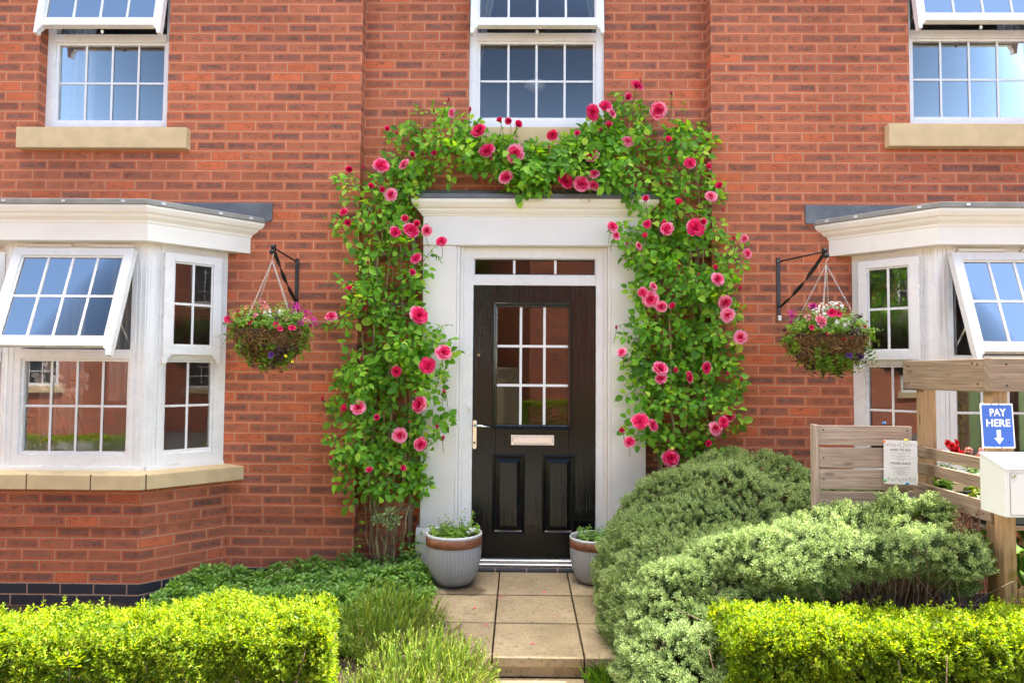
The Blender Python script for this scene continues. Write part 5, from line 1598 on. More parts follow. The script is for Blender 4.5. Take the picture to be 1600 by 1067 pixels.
def rose(label, origin_px, poly, canes, blooms, shoots, seed, nleaf, lobes=()):
    random.seed(seed); r = np.random.default_rng(seed)
    b = at(*origin_px, 4.98)
    o = thing('climbing_rose', label, 'rose', (b.x, 4.98, -.12), 'climbing roses round the door')
    # woody canes
    mb = MB()
    for k, (path, rad) in enumerate(canes):
        Ys = [5.0 + random.uniform(-.06, .06) for _ in path]
        P = px_line(path, Ys); Q = []
        for i, (p, q) in enumerate(zip(P, P[1:])):
            for t in range(5): Q.append(p.lerp(q, t / 5) + Vector((random.gauss(0, .006), random.gauss(0, .008), 0)))
        Q.append(P[-1])
        mb.tube(Q, [rad * (1 - .65 * i / len(Q)) for i in range(len(Q))], 7)
        for i in range(0, len(Q) - 1, 1):
            if random.random() < .5:
                c = Q[i]; a = random.uniform(0, 6.28); d = Vector((math.cos(a), math.sin(a), .2)); mb.tube([c, c + d * (rad + .009)], [.0022, .0004], 4)
    mb.build('cane', MAT['rose_cane'], o)
    # foliage: compound leaves of five leaflets scattered through a hedge-like mass
    poly = np.array(poly, float)
    Ym = 4.95
    x0, y0 = poly.min(0); x1, y1 = poly.max(0)
    n = nleaf * 6
    px = r.uniform(x0, x1, n); py = r.uniform(y0, y1, n)
    k = in_poly(px, py, poly); px, py = px[k], py[k]
    # gaps and clumps
    q = np.stack([px / 60, py / 60, np.zeros(len(px))], 1)
    dens = .66 + .38 * vnoise(q, .9, seed) + .25 * vnoise(q, 2.2, seed + 1)
    top = (py < 302) & (px > 730) & (px < 965)
    k = r.uniform(0, 1, len(px)) < np.where(top, .95, np.clip(dens, .12, 1) * .45); px, py = px[k][:nleaf], py[k][:nleaf]
    m = len(px)
    clump = vnoise(np.stack([px / 42, py / 42, np.zeros(m)], 1), 1.1, seed + 4)
    dep = np.clip(.13 + .10 * clump + r.normal(0, .055, m), 0, .34)
    # thinner at the ragged border
    d2 = np.min(np.hypot(px[:, None] - poly[None, :, 0], py[:, None] - poly[None, :, 1]), 1)
    dep *= np.clip(d2 / 22, .45, 1)
    for (bx0, by0, bs) in blooms:
        if bs >= 14: dep = np.where(np.hypot(px - bx0, py - by0) < bs * .9, np.minimum(dep, .06), dep)
    Y = np.where((px > 655) & (px < 1012) & (py > 300), 5.015, np.where((px < 564) | (px > 1108), 4.985, np.where(top[k][:nleaf], 5.045, 5.09))) - dep
    P = np.array([tuple(at(a, c, yy)) for a, c, yy in zip(px, py, Y)])
    N = nrm(r.normal(0, .42, (m, 3)) + np.array([0, -.80, .55]))
    t, bb = basis(N, r.uniform(0, 2 * PI, m))
    D = nrm(t + np.array([0, -.1, -.55]))
    size = r.uniform(.044, .074, m) * r.choice([1., 1., 1., .7], m)
    P5, N5, D5, S5 = [], [], [], []
    Dn = nrm(D - N * np.sum(D * N, 1, keepdims=True)); T = np.cross(Dn, N)
    for (u, v, a, s) in ((0, 1.75, 0, 1.08), (.22, 1.25, .95, .95), (-.22, 1.25, -.95, .95), (.18, .45, 1.1, .75), (-.18, .45, -1.1, .75)):
        keep = r.uniform(0, 1, m) < (1 if abs(a) < 1 else .75)
        pp = P + (T * u + Dn * v) * size[:, None] * .9 + N * r.normal(0, .006, (m, 1))
        dd = Dn * math.cos(a) + T * math.sin(a)
        nn = nrm(N + r.normal(0, .28, (m, 3)) - Dn * .15)
        P5.append(pp[keep]); N5.append(nn[keep]); D5.append(dd[keep]); S5.append((size * s * r.uniform(.85, 1.12, m))[keep])
    V, F, U = leaves_geo(np.concatenate(P5), np.concatenate(N5), np.concatenate(D5), np.concatenate(S5), .74, .16, .22)
    np_mesh('foliage', V, F, MAT['rose_leaf'], o, U)
    # thin green stems: leaf stalks, flower stalks and free shoots
    mb = MB()
    for i in range(0, m, 3):
        p = Vector(P[i]); mb.tube([p + Vector(Dn[i]) * size[i] * 1.6, p, p + Vector((random.gauss(0, .03), .06, -.05))], .0011, 3, cap=False)
    leafS = []
    for (ax, ay, bx_, by_, nl) in shoots:
        A = at(ax, ay, 4.93); B = at(bx_, by_, 4.88 + random.uniform(-.03, .04))
        mb.tube(curve_pts(A, B, (0, -.02, .02)), [.0028, .0024, .002, .0018, .0016, .0014], 5)
        if nl: leafS.append(stem_leaves(A, B, (0, -.02, .02), nl, .040, .7))
    for (x, y, s) in blooms:
        yy = 4.70 + random.uniform(-.04, .05)
        if 640 < x < 1010 and y < 300: yy = 4.86 + random.uniform(-.03, .03)
        p = at(x, y, yy)
        kx = math.copysign(.25, 0) if False else 0
        if s >= 17:
            d = outdir(.42, .22); me = random.choice(ROSES)
            place(me, 'rose_bloom', o, p, d, s / 2 / FPX * yy * 1.16)
        elif s >= 11:
            d = outdir(.65, .5); me = random.choice(HALF + ROSES[:1])
            place(me, 'rose_bloom', o, p, d, s / 2 / FPX * yy * 1.3)
        else:
            d = Vector((random.gauss(0, .3), -.35, 1)); place(BUD, 'rosebud', o, p, d, s / 2 / FPX * yy * 1.15)
        d = Vector(d).normalized()
        bck = p - d * .012
        mb.tube(curve_pts(bck, p + Vector((random.gauss(0, .02), .08, -.10)), -d * .02, 5), .0019, 5)
    mb.build('stem', MAT['rose_stem'], o)
    if leafS: foliage('shoot_leaves', leafS, MAT['rose_leaf'], o, .7)
    return o


polyL = [(560, 775), (540, 760), (522, 738), (548, 715), (520, 690), (538, 655), (518, 628), (536, 600), (526, 578), (548, 548), (548, 505), (520, 520), (538, 470), (545, 430), (534, 392), (545, 360), (524, 338), (536, 300), (552, 268), (580, 292), (596, 250), (608, 212), (648, 182), (700, 168), (734, 190),
         (748, 232), (768, 222), (800, 214), (846, 228), (868, 240), (862, 292), (826, 298), (792, 288), (768, 262), (738, 256), (700, 270), (668, 284), (654, 296), (640, 322), (658, 350), (652, 392), (664, 412), (646, 440), (650, 470), (664, 492), (678, 516), (700, 556), (688, 590), (690, 625), (676, 640), (692, 662), (690, 700), (672, 740), (652, 772), (628, 758), (600, 778), (580, 760)]
bloomsL = [(595, 261, 25), (654, 493, 27), (668, 572, 24), (656, 632, 25), (693, 552, 25), (625, 680, 22), (656, 694, 20), (541, 639, 15), (560, 637, 22), (620, 580, 17), (612, 305, 20), (642, 361, 24), (617, 363, 17), (633, 343, 14), (652, 351, 14), (666, 360, 17), (690, 378, 17), (651, 405, 18), (643, 427, 13), (632, 258, 16),
           (537, 332, 12), (544, 347, 13), (518, 495, 15), (547, 453, 13), (504, 625, 10), (587, 652, 12), (578, 737, 14), (629, 732, 11), (683, 668, 10), (692, 686, 10), (695, 613, 9), (579, 293, 12), (596, 297, 11), (546, 264, 13), (568, 264, 10), (565, 562, 10), (605, 203, 11), (620, 210, 8), (643, 243, 12), (679, 241, 11),
           (749, 205, 24), (762, 237, 24), (805, 241, 26), (791, 279, 23), (782, 190, 12), (796, 189, 14), (808, 196, 15), (707, 177, 13), (734, 174, 10), (701, 157, 7), (678, 175, 7), (655, 170, 6), (606, 349, 6), (565, 346, 8), (582, 350, 7), (575, 412, 8), (519, 718, 8), (648, 612, 7), (640, 660, 7), (768, 250, 8), (571, 484, 7), (613, 420, 7), (700, 160, 6), (560, 420, 6), (600, 470, 6)]
canesL = [([(592, 895), (590, 830), (584, 760), (580, 600), (590, 420), (600, 300)], .011), ([(600, 897), (602, 840), (606, 770), (610, 620), (604, 450), (620, 300), (690, 230), (790, 255)], .011), ([(612, 897), (618, 830), (630, 760), (636, 600), (628, 450), (622, 320)], .010), ([(620, 895), (630, 840), (640, 775), (640, 650), (634, 540)], .009),
          ([(606, 898), (600, 850), (588, 800), (596, 740), (600, 640)], .009), ([(588, 893), (582, 840), (577, 780), (570, 650), (566, 520)], .008), ([(616, 898), (612, 850), (618, 790), (612, 700), (620, 560)], .008), ([(598, 897), (594, 860), (603, 800), (590, 730)], .006), ([(622, 890), (626, 850), (622, 800), (632, 740)], .006),
          ([(585, 885), (574, 850), (570, 800), (576, 750)], .005), ([(604, 890), (612, 835), (600, 780)], .0045), ([(610, 892), (604, 830), (614, 770)], .0045)]
shootsL = [(655, 420, 688, 380, 4), (676, 520, 706, 508, 3), (545, 480, 520, 500, 2), (540, 640, 506, 626, 3), (548, 440, 512, 440, 3), (550, 345, 508, 338, 3), (690, 640, 696, 612, 3), (600, 240, 606, 205, 2), (690, 190, 701, 158, 3), (720, 200, 732, 174, 2), (640, 200, 650, 170, 2), (790, 240, 782, 190, 3), (805, 235, 808, 196, 3), (560, 300, 546, 266, 4),
           (545, 700, 522, 720, 3), (676, 400, 690, 410, 4), (566, 795, 560, 858, 4), (570, 850, 546, 862, 3), (612, 815, 590, 800, 2), (545, 590, 525, 575, 2)]
rose('climbing rose with deep pink blooms on the left of the front door', (605, 900), polyL, canesL, bloomsL, shootsL, 31, 1250)
polyR = [(862, 248), (884, 222), (905, 214), (930, 188), (962, 178), (985, 152), (1008, 168), (1050, 182), (1088, 192), (1108, 226), (1112, 262), (1128, 292), (1122, 330), (1138, 360), (1162, 382), (1160, 408), (1136, 430), (1142, 470), (1150, 520), (1138, 556), (1152, 600), (1142, 640), (1150, 662), (1136, 690), (1108, 704), (1080, 724), (1032, 716), (1016, 692), (994, 684), (990, 655),
         (1010, 626), (985, 606), (974, 588), (990, 560), (978, 528), (996, 502), (990, 470), (1004, 430), (992, 400), (962, 372), (968, 352), (1000, 340), (988, 312), (972, 292), (930, 288), (900, 272)]
bloomsR = [(863, 211, 15), (883, 284, 26), (908, 289, 25), (925, 176, 24), (946, 167, 19), (955, 178, 14), (951, 198, 14), (980, 222, 18), (926, 243, 21), (928, 273, 17), (927, 291, 15), (995, 135, 20), (981, 153, 15), (1029, 173, 25), (902, 211, 12), (937, 204, 8), (1043, 221, 14), (1046, 250, 9), (1078, 256, 17), (1104, 260, 14), (1125, 292, 14), (1110, 308, 18), (1086, 356, 27), (1097, 347, 14),
           (1058, 319, 16), (1042, 358, 19), (1034, 350, 14), (1011, 350, 11), (1009, 370, 11), (957, 355, 15), (962, 368, 12), (997, 385, 12), (1009, 313, 14), (1163, 373, 11), (1167, 396, 13), (1147, 375, 9), (1120, 437, 21), (1116, 420, 11), (1156, 453, 10), (1132, 472, 21), (1136, 492, 21), (1157, 527, 20), (1016, 468, 25), (1034, 479, 17), (1004, 457, 13), (1020, 448, 12), (1053, 479, 13),
           (1031, 577, 23), (1033, 592, 17), (1053, 579, 11), (1076, 589, 16), (1103, 574, 16), (972, 551, 13), (963, 513, 8), (1139, 650, 17), (1130, 660, 17), (1117, 670, 20), (1000, 659, 24), (1019, 665, 18), (972, 670, 11), (984, 691, 15), (1047, 716, 25), (1107, 692, 12), (1158, 595, 9), (1137, 586, 9), (1049, 148, 8), (1020, 190, 7), (993, 292, 8), (979, 382, 7), (1130, 330, 7), (1100, 625, 7), (1070, 640, 6), (1035, 520, 7), (1090, 430, 7), (1060, 420, 7), (1044, 690, 7), (858, 232, 7), (1070, 300, 7), (1001, 128, 7)]
canesR = [([(1075, 880), (1072, 760), (1070, 640), (1084, 520), (1080, 420), (1062, 300), (1030, 220)], .011), ([(1062, 880), (1056, 760), (1050, 640), (1046, 500), (1050, 380), (1040, 280), (970, 240), (890, 262)], .011), ([(1090, 880), (1100, 760), (1104, 620), (1094, 480), (1100, 360), (1084, 250)], .010), ([(1050, 880), (1036, 780), (1030, 660), (1034, 540)], .008), ([(1085, 880), (1082, 700), (1086, 560), (1076, 470)], .008)]
shootsR = [(1120, 390, 1163, 374, 4), (1130, 400, 1168, 396, 3), (1140, 455, 1156, 454, 2), (1135, 520, 1156, 528, 3), (1000, 600, 972, 552, 4), (990, 510, 963, 512, 4), (985, 360, 957, 352, 3), (990, 385, 966, 372, 3), (1000, 415, 982, 420, 4), (990, 465, 996, 440, 3), (1140, 600, 1158, 596, 3), (985, 175, 995, 138, 2), (1045, 190, 1049, 150, 3), (1065, 200, 1068, 160, 2), (940, 200, 925, 178, 3), (900, 230, 862, 212, 4),
           (1000, 660, 972, 670, 3), (1000, 680, 984, 690, 3), (1010, 610, 978, 600, 4), (1115, 300, 1126, 290, 2), (1130, 640, 1152, 655, 4)]
rose('climbing rose with deep pink blooms on the right of the front door', (1075, 890), polyR, canesR, bloomsR, shootsR, 77, 1180)
# brown battens the roses are tied to
for lb, xs, sx in (('brown timber trellis behind the left rose', (586, 645), 1), ('brown timber trellis behind the right rose', (1030, 1090), -1)):
    a = at(xs[0], 500, 5.12).x; b = at(xs[1], 500, 5.12).x
    o = thing('rose_trellis', lb, 'trellis', ((a + b) / 2, 5.12, .1), 'trellises on the recess wall')
    for x in (a, b):
        mb = MB(); mb.wbox(x - .016, x + .016, 5.115, 5.145, .12, 2.5); mb.build('upright', MAT['wood_old'], o, bevel=.002)
    for k in range(6):
        mb = MB(); mb.wbox(a - .05, b + .03, 5.094, 5.1145, .4 + k * .38, .43 + k * .38); mb.build('crossbar', MAT['wood_old'], o, bevel=.002)
# succulent rosettes and seedlings among the canes
def rosette_geo(n=16, seed=1):
    r = np.random.default_rng(seed)
    a = np.arange(n) * 2.4 + r.normal(0, .15, n); t = np.linspace(.05, 1, n)
    P = np.stack([np.cos(a) * .12 * t, np.sin(a) * .12 * t, .25 * (1 - t)], 1)
    D = np.stack([np.cos(a) * (.25 + .75 * t), np.sin(a) * (.25 + .75 * t), 1.05 - .9 * t], 1)
    N = np.stack([-np.cos(a) * (1.05 - .9 * t), -np.sin(a) * (1.05 - .9 * t), .25 + .75 * t], 1)
    return leaves_geo(P, N, D, .35 + .65 * t, .42, .1, .12, 'obov')


# ------------------------------------------------------------------ leafy ground cover by the left bay
def blobs_surface(blobs, dens, seed, inner=.0):
    """points and outward normals on the union surface of ellipsoids"""
    r = np.random.default_rng(seed); PP, NN = [], []
    for i, (c, rad) in enumerate(blobs):
        c = np.array(c, float); rad = np.array(rad, float)
        area = 4 * PI * (((rad[0] * rad[1]) ** 1.6 + (rad[0] * rad[2]) ** 1.6 + (rad[1] * rad[2]) ** 1.6) / 3) ** (1 / 1.6)
        n = int(area * dens)
        s = nrm(r.normal(size=(n, 3)))
        w = np.linalg.norm(s / rad, axis=1); w /= w.max()
        s = s[r.uniform(0, 1, n) < w * 1.0 + .0]
        p = c + s * rad; nn = nrm(s / rad)
        keep = np.ones(len(p), bool)
        for j, (c2, r2) in enumerate(blobs):
            if j != i: keep &= np.sum(((p - np.array(c2)) / np.array(r2)) ** 2, 1) > .93
        PP.append(p[keep]); NN.append(nn[keep])
    P = np.concatenate(PP); N = np.concatenate(NN)
    return P, N


random.seed(3)
rv, rf, ru = rosette_geo(18)
r = np.random.default_rng(44)
gc = thing('leafy_groundcover', 'low green leafy ground cover with flat pale buds below the left bay', 'ground cover', (-1.4, 4.5, -.14)); gc['kind'] = 'stuff'
n = 1500
X = r.uniform(-2.28, -.56, n); Y = r.uniform(3.75, 4.98, n)
lim = np.interp(X, [-2.6, -2.3, -2.15, -1.6, -1.1, -.8, -.56], [4.35, 4.42, 4.68, 4.96, 4.96, 4.98, 4.7])
k = (Y < lim) & (Y > np.interp(X, [-2.6, -2.2, -1.5, -.9, -.56], [4.25, 4.0, 3.8, 3.78, 3.95])); X, Y = X[k], Y[k]
hz = np.interp(Y, [3.7, 4.2, 4.9], [.05, .14, .20]) + .035 * vnoise(np.stack([X, Y, X * 0], 1), 3.5, 9)
Z = -.14 + hz + r.uniform(-.06, .02, len(X))
N = nrm(r.normal(0, .3, (len(X), 3)) + np.array([0, -.35, 1]))
V, F, U = instance_geo(rv, rf, ru, np.stack([X, Y, Z], 1), N, r.uniform(.038, .068, len(X)))
o = np_mesh('foliage', V, F, MAT['sedum'], gc, U)
m = 260; k = r.choice(len(X), m)
bp = np.stack([X[k], Y[k], Z[k] + .035], 1)
nb = 14
V, F, U = leaves_geo(np.repeat(bp, nb, 0) + r.normal(0, .008, (m * nb, 3)) * [1, 1, .4], r.normal(0, .3, (m * nb, 3)) + [0, -.3, 1], r.normal(0, 1, (m * nb, 3)), r.uniform(.005, .009, m * nb), .8)
np_mesh('buds', V, F, MAT['sedum_bud'], gc, U)
mb = MB()
for i in range(0, len(X), 2): mb.tube([(X[i], Y[i], -.16), (X[i] + .01, Y[i], Z[i])], .003, 4, cap=False)
mb.build('stem', MAT['sedum'], gc)
# broad-leaved clump between the pilaster foot and the left planter
o = thing('leafy_plant', 'broad dark leafy clump against the left pilaster foot', 'plant', (-.83, 4.95, -.1))
st = []
for k in range(26):
    a = random.uniform(0, 6.28); x = at(648, 840, 4.98).x + random.uniform(-.07, .05)
    st.append(stem_leaves((x, 5.0, -.1), (x + random.uniform(-.08, .05), 4.96 + random.uniform(-.08, .04), random.uniform(.0, .30)), (0, 0, 0), 4, .055, .6))
foliage('foliage', st, MAT['sedum'], o, .6)
o = thing('rosette_succulent', 'grey green rosettes among the bare rose canes', 'succulent', (at(610, 810, 4.92).x, 4.92, .1))
pts = [at(x, y, 4.86) for x, y in ((610, 801), (588, 812), (603, 816), (621, 812), (612, 822), (596, 806))]
V, F, U = instance_geo(rv, rf, ru, np.array([tuple(p) for p in pts]), np.array([(0.1, -.8, .6)] * 6) + r.normal(0, .2, (6, 3)), np.array([.055, .045, .04, .045, .04, .035]))
np_mesh('foliage', V, F, MAT['hebe'], o, U)
mb = MB()
for p in pts: mb.tube(curve_pts((p.x * .5 + at(604, 880, 4.9).x * .5, 4.93, -.1), p, (0, 0, 0)), .003, 5)
for k in range(16):
    p = at(random.uniform(575, 640), random.uniform(785, 860), 4.9); mb.tube(curve_pts(p, p + Vector((random.gauss(0, .08), random.gauss(0, .03), random.uniform(-.05, .14))), (random.gauss(0, .02), 0, 0), 5), .0017, 4)
mb.build('stem', MAT['twig'], o)

# ------------------------------------------------------------------ lavender clumps beside the path
def lavender(label, cx, cy, rx, ry, n, h, dry, seed):
    r = np.random.default_rng(seed)
    o = thing('lavender_clump', label, 'lavender', (cx, cy, -.18), 'lavender clumps along the path')
    a = r.uniform(0, 2 * PI, n); q = np.sqrt(r.uniform(0, 1, n))
    bx_, by_ = cx + rx * .8 * q * np.cos(a), cy + ry * .8 * q * np.sin(a)
    hh = h * r.uniform(.55, 1.1, n) * (1.05 - .45 * q ** 2)
    lean = np.stack([.55 * q * np.cos(a), .45 * q * np.sin(a) - .05, np.ones(n)], 1) + r.normal(0, .16, (n, 3))
    lean = nrm(lean)
    # stems as slim two-quad blades in three joined lengths
    P, N, D, S, A = [], [], [], [], []
    for (t0, ln, wd) in ((0, .45, .022), (.36, .40, .020), (.68, .36, .03)):
        bend = np.stack([r.normal(0, .05, n), r.normal(0, .05, n), np.zeros(n)], 1) * t0
        P.append(np.stack([bx_, by_, np.full(n, -.17)], 1) + lean * (t0 * hh)[:, None] + bend * .1 * hh[:, None])
        D.append(lean + bend); N.append(np.stack([r.normal(0, .5, n), -np.ones(n), .4 * np.ones(n)], 1)); S.append(ln * hh); A.append(np.full(n, wd) * .30 / np.maximum(ln, .1))
    # small leaves on the lower half
    m = n * 7; k = r.integers(0, n, m); t = r.uniform(.05, .8, m) ** 1.2
    P.append(np.stack([bx_[k], by_[k], np.full(m, -.17)], 1) + lean[k] * (t * hh[k])[:, None]); D.append(lean[k] + r.normal(0, .45, (m, 3))); N.append(r.normal(0, .5, (m, 3)) + [0, -1, .5]); S.append(r.uniform(.022, .045, m)); A.append(np.full(m, .12))
    # flower spikes about to open
    k = np.arange(0, n, 2); m = len(k) * 6; kk = np.repeat(k, 6); t = 1.0 + np.tile(np.linspace(0, .10, 6), len(k))
    P.append(np.stack([bx_[kk], by_[kk], np.full(m, -.17)], 1) + lean[kk] * (t * hh[kk])[:, None]); D.append(lean[kk] * 1. + r.normal(0, .4, (m, 3))); N.append(r.normal(0, .6, (m, 3)) + [0, -1, .3]); S.append(r.uniform(.008, .013, m)); A.append(np.full(m, .5))
    V, F, U = leaves_geo(np.concatenate(P), np.concatenate(N), np.concatenate(D), np.concatenate(S), np.concatenate(A), .1, .03, 'lance')
    np_mesh('blades', V, F, MAT['lav'], o, U)
    m = dry; a = r.uniform(0, 2 * PI, m); q = np.sqrt(r.uniform(0, 1, m)) * .95
    P = np.stack([cx + rx * q * np.cos(a), cy + ry * q * np.sin(a), r.uniform(-.18, -.02, m)], 1)
    V, F, U = leaves_geo(P, r.normal(0, .5, (m, 3)) + [0, -1, .4], r.normal(0, .6, (m, 3)) + [0, -.1, .7], r.uniform(.05, .13, m), .03, 0, .2, 'lance')
    np_mesh('dry_growth', V, F, MAT['lav_dry'], o, U)
    return o


c = at(610, 960, 4.05); lavender('tall green lavender clump behind the end of the left hedge', c.x, 3.98, .30, .34, 620, .36, 500, 1)
c = at(660, 1040, 3.35); lavender('sunlit yellow green lavender clump beside the path step', c.x + .02, 3.38, .34, .36, 700, .31, 1100, 2)
lavender('small tuft of lavender at the middle of the path edge', at(690, 985, 3.75).x - .02, 3.78, .15, .2, 230, .22, 160, 3)
lavender('short tufts of lavender between the hedge end and the path step', at(600, 1030, 3.3).x, 3.1, .2, .25, 320, .27, 500, 4)
# grassy weeds on the other edge of the path
for lb, px, py, yy, s in (('wispy green weed on the right path edge above the step', 962, 985, 3.9, 5), ('wispy green weed right of the step riser', 946, 1050, 3.5, 6)):
    r = np.random.default_rng(s); p = at(px, py + 25, yy); n = 150
    o = thing('path_weed', lb, 'weed', (p.x, p.y, p.z), 'weeds on the path edge')
    P = np.array([p.x, p.y, p.z]) + r.normal(0, .03, (n, 3)) * [1, 1.4, .3]
    V, F, U = leaves_geo(P, r.normal(0, .4, (n, 3)) + [0, -1, .4], r.normal(0, .45, (n, 3)) + [-.25, -.1, 1], r.uniform(.05, .14, n), .05, .05, .4, 'lance')
    np_mesh('blades', V, F, MAT['bedding'], o, U)

# ------------------------------------------------------------------ clipped golden hedges
def shoot_geo():
    P, D, N, S = [], [], [], []
    for k in range(4):
        z = .15 + .25 * k
        for j in range(2):
            a = j * PI + k * PI / 2 + .2 * k; c = np.array([math.cos(a), math.sin(a), 0]); up = .35 + .35 * k
            P.append(c * .02 + np.array([0, 0, z])); D.append(c + np.array([0, 0, up])); N.append(np.array([0, 0, 1.]) - c * up * .85); S.append(.50 - .06 * k)
    P.append(np.array([0, 0, 1.])); D.append(np.array([.2, 0, 1.])); N.append(np.array([-1., .1, .2])); S.append(.3)
    return leaves_geo(np.array(P), np.array(N), np.array(D), np.array(S), .50, .2, .12)


def hedge(label, A, B, depth, z0, z1, seed, dens, ends=(0, 1)):
    """A -> B: front foot line (x, y) left to right; depth goes back"""
    r = np.random.default_rng(seed)
    A = np.array([*A, 0.]); B = np.array([*B, 0.]); ax = nrm(B - A); L = np.linalg.norm(B - A); bk = np.array([-ax[1], ax[0], 0])
    o = thing('golden_hedge', label, 'hedge', tuple((A + B) / 2 + bk * depth / 2 + np.array([0, 0, z0])), 'golden hedges along the front')
    H = z1 - z0
    fs = [('front', L, H), ('top', L, depth), ('back', L, H)] + [('e0', depth, H), ('e1', depth, H)]
    PP, NN = [], []
    for nm, w_, h_ in fs:
        n = int(w_ * h_ * dens * (.35 if nm == 'back' else 1))
        u, v = r.uniform(0, w_, n), r.uniform(0, h_, n); one = np.ones((n, 1))
        if nm == 'front': p = A + ax * u[:, None] + np.array([0, 0, 1.]) * (z0 + v)[:, None]; nn = -bk * one
        elif nm == 'back': p = A + bk * depth + ax * u[:, None] + np.array([0, 0, 1.]) * (z0 + v)[:, None]; nn = bk * one
        elif nm == 'top': p = A + ax * u[:, None] + bk * v[:, None] + np.array([0, 0, z1]); nn = np.array([0, 0, 1.]) * one
        elif nm == 'e0': p = A + bk * u[:, None] + np.array([0, 0, 1.]) * (z0 + v)[:, None]; nn = -ax * one
        else: p = B + bk * u[:, None] + np.array([0, 0, 1.]) * (z0 + v)[:, None]; nn = ax * one
        PP.append(p); NN.append(nn)
    P = np.concatenate(PP); N = np.concatenate(NN); n = len(P)
    # uneven clipped surface with rounded shoulders
    q = P - A; uu = q @ ax; vv = q @ bk; zz = P[:, 2]
    du = np.minimum(uu, L - uu); dv = np.minimum(vv, depth - vv)
    rnd = .05
    P[:, 2] -= np.where(N[:, 2] > .5, rnd * np.exp(-np.minimum(du, dv) / .045), 0)
    side = N[:, 2] < .5
    P -= N * (np.where(side, rnd * np.exp(-(z1 - zz) / .05), 0))[:, None]
    P += N * (.030 * vnoise(P, 5, seed) + .016 * vnoise(P, 14, seed + 1) - np.abs(r.normal(0, .030, n)))[:, None]
    k = r.uniform(0, 1, n) < .05
    P[k] += (N[k] * .5 + np.array([0, 0, .8])) * r.uniform(.01, .04, k.sum())[:, None]
    AX = nrm(N * .70 + np.array([0, 0, .55]) + r.normal(0, .34, (n, 3)))
    S = r.uniform(.030, .050, n)
    V, F, U = instance_geo(*shoot_geo(), P - AX * S[:, None] * .6, AX, S)
    np_mesh('foliage', V, F, MAT['hedge'], o, U)
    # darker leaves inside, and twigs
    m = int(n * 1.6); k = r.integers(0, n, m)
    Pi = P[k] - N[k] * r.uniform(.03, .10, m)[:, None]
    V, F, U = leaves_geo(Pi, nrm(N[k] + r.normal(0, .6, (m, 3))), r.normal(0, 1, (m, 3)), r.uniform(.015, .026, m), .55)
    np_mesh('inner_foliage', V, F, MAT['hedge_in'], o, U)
    mb = MB(); random.seed(seed)
    for i in range(int(L * 40)):
        u = random.uniform(.05, L - .05); v = random.uniform(.06, depth - .06)
        b = A + ax * u + bk * v; t = b + ax * random.gauss(0, .09) + bk * random.gauss(0, .07)
        mb.tube(curve_pts((b[0], b[1], z0 - .05), (t[0], t[1], z1 - random.uniform(.04, .15)), (random.gauss(0, .02), random.gauss(0, .02), 0), 5), [.006, .005, .004, .003, .002], 5)
    mb.build('twigs', MAT['twig'], o)
    return o


hedge('long golden clipped hedge at the lower left with its cut end by the lavender', (-2.75, 2.62), (-.815, 2.985), .44, -.34, .345, 11, 4600)
hedge('golden clipped hedge at the lower right in front of the grey green shrub', (.90, 2.93), (3.3, 2.90), .40, -.34, .36, 12, 4600)

# ------------------------------------------------------------------ grey green shrubs
def sprig_geo():
    P, N, D, S = [], [], [], []
    for k in range(4):
        z = k * .24
        for j in range(4):
            a = j * PI / 2 + k * PI / 4; c = np.array([math.cos(a), math.sin(a), 0])
            up = .35 + .22 * k
            P.append(c * .02 + np.array([0, 0, z])); d = c + np.array([0, 0, up]); D.append(d); N.append(np.array([0, 0, 1.]) - c * up * .8 + 1e-3); S.append(.52 - .06 * k)
    return leaves_geo(np.array(P), np.array(N), np.array(D), np.array(S), .36, .2, -.10, 'obov')


sv, sf, su = sprig_geo()


def shrub(label, base, blobs, dens, seed, cut=None, bare=(), amp=.05):
    r = np.random.default_rng(seed)
    o = thing('hebe_shrub', label, 'shrub', base, 'grey green shrubs right of the path')
    P, N = blobs_surface(blobs, dens, seed)
    k = P[:, 2] > -.22
    if cut is not None: k &= cut(P)
    P, N = P[k], N[k]
    P = P + N * (amp * vnoise(P, 4.2, seed) + amp * .5 * vnoise(P, 10, seed + 2) - np.abs(r.normal(0, .018, len(P))))[:, None]
    NN = nrm(N + np.array([0, -.05, .45]) + r.normal(0, .30, N.shape))
    S = r.uniform(.032, .050, len(P))
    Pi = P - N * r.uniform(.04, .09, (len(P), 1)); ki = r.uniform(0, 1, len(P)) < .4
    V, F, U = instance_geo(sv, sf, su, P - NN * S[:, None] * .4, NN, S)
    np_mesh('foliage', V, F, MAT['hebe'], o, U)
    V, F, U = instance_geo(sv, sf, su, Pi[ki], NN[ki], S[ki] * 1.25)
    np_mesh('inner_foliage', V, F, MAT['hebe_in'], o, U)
    mb = MB(); random.seed(seed)
    for i in r.choice(len(P), min(len(P), 230), replace=False):
        p = Vector(P[i] - N[i] * .02); c = Vector((base[0] + (p.x - base[0]) * .45, base[1] + (p.y - base[1]) * .45, -.16))
        mb.tube(curve_pts(c, p, (random.gauss(0, .05), random.gauss(0, .05), .06 * random.random()), 6), [.004, .0036, .003, .0025, .002, .0012], 5)
    for (a, b, rad) in bare:
        q = curve_pts(a, b, (random.gauss(0, .03), random.gauss(0, .02), random.gauss(.02, .03)), 8)
        q = [v + Vector((random.gauss(0, .005), random.gauss(0, .005), random.gauss(0, .005))) for v in q]
        mb.tube(q, [rad * (1 - .08 * i) for i in range(8)], 5)
    mb.build('twigs', MAT['twig'], o)
    return o


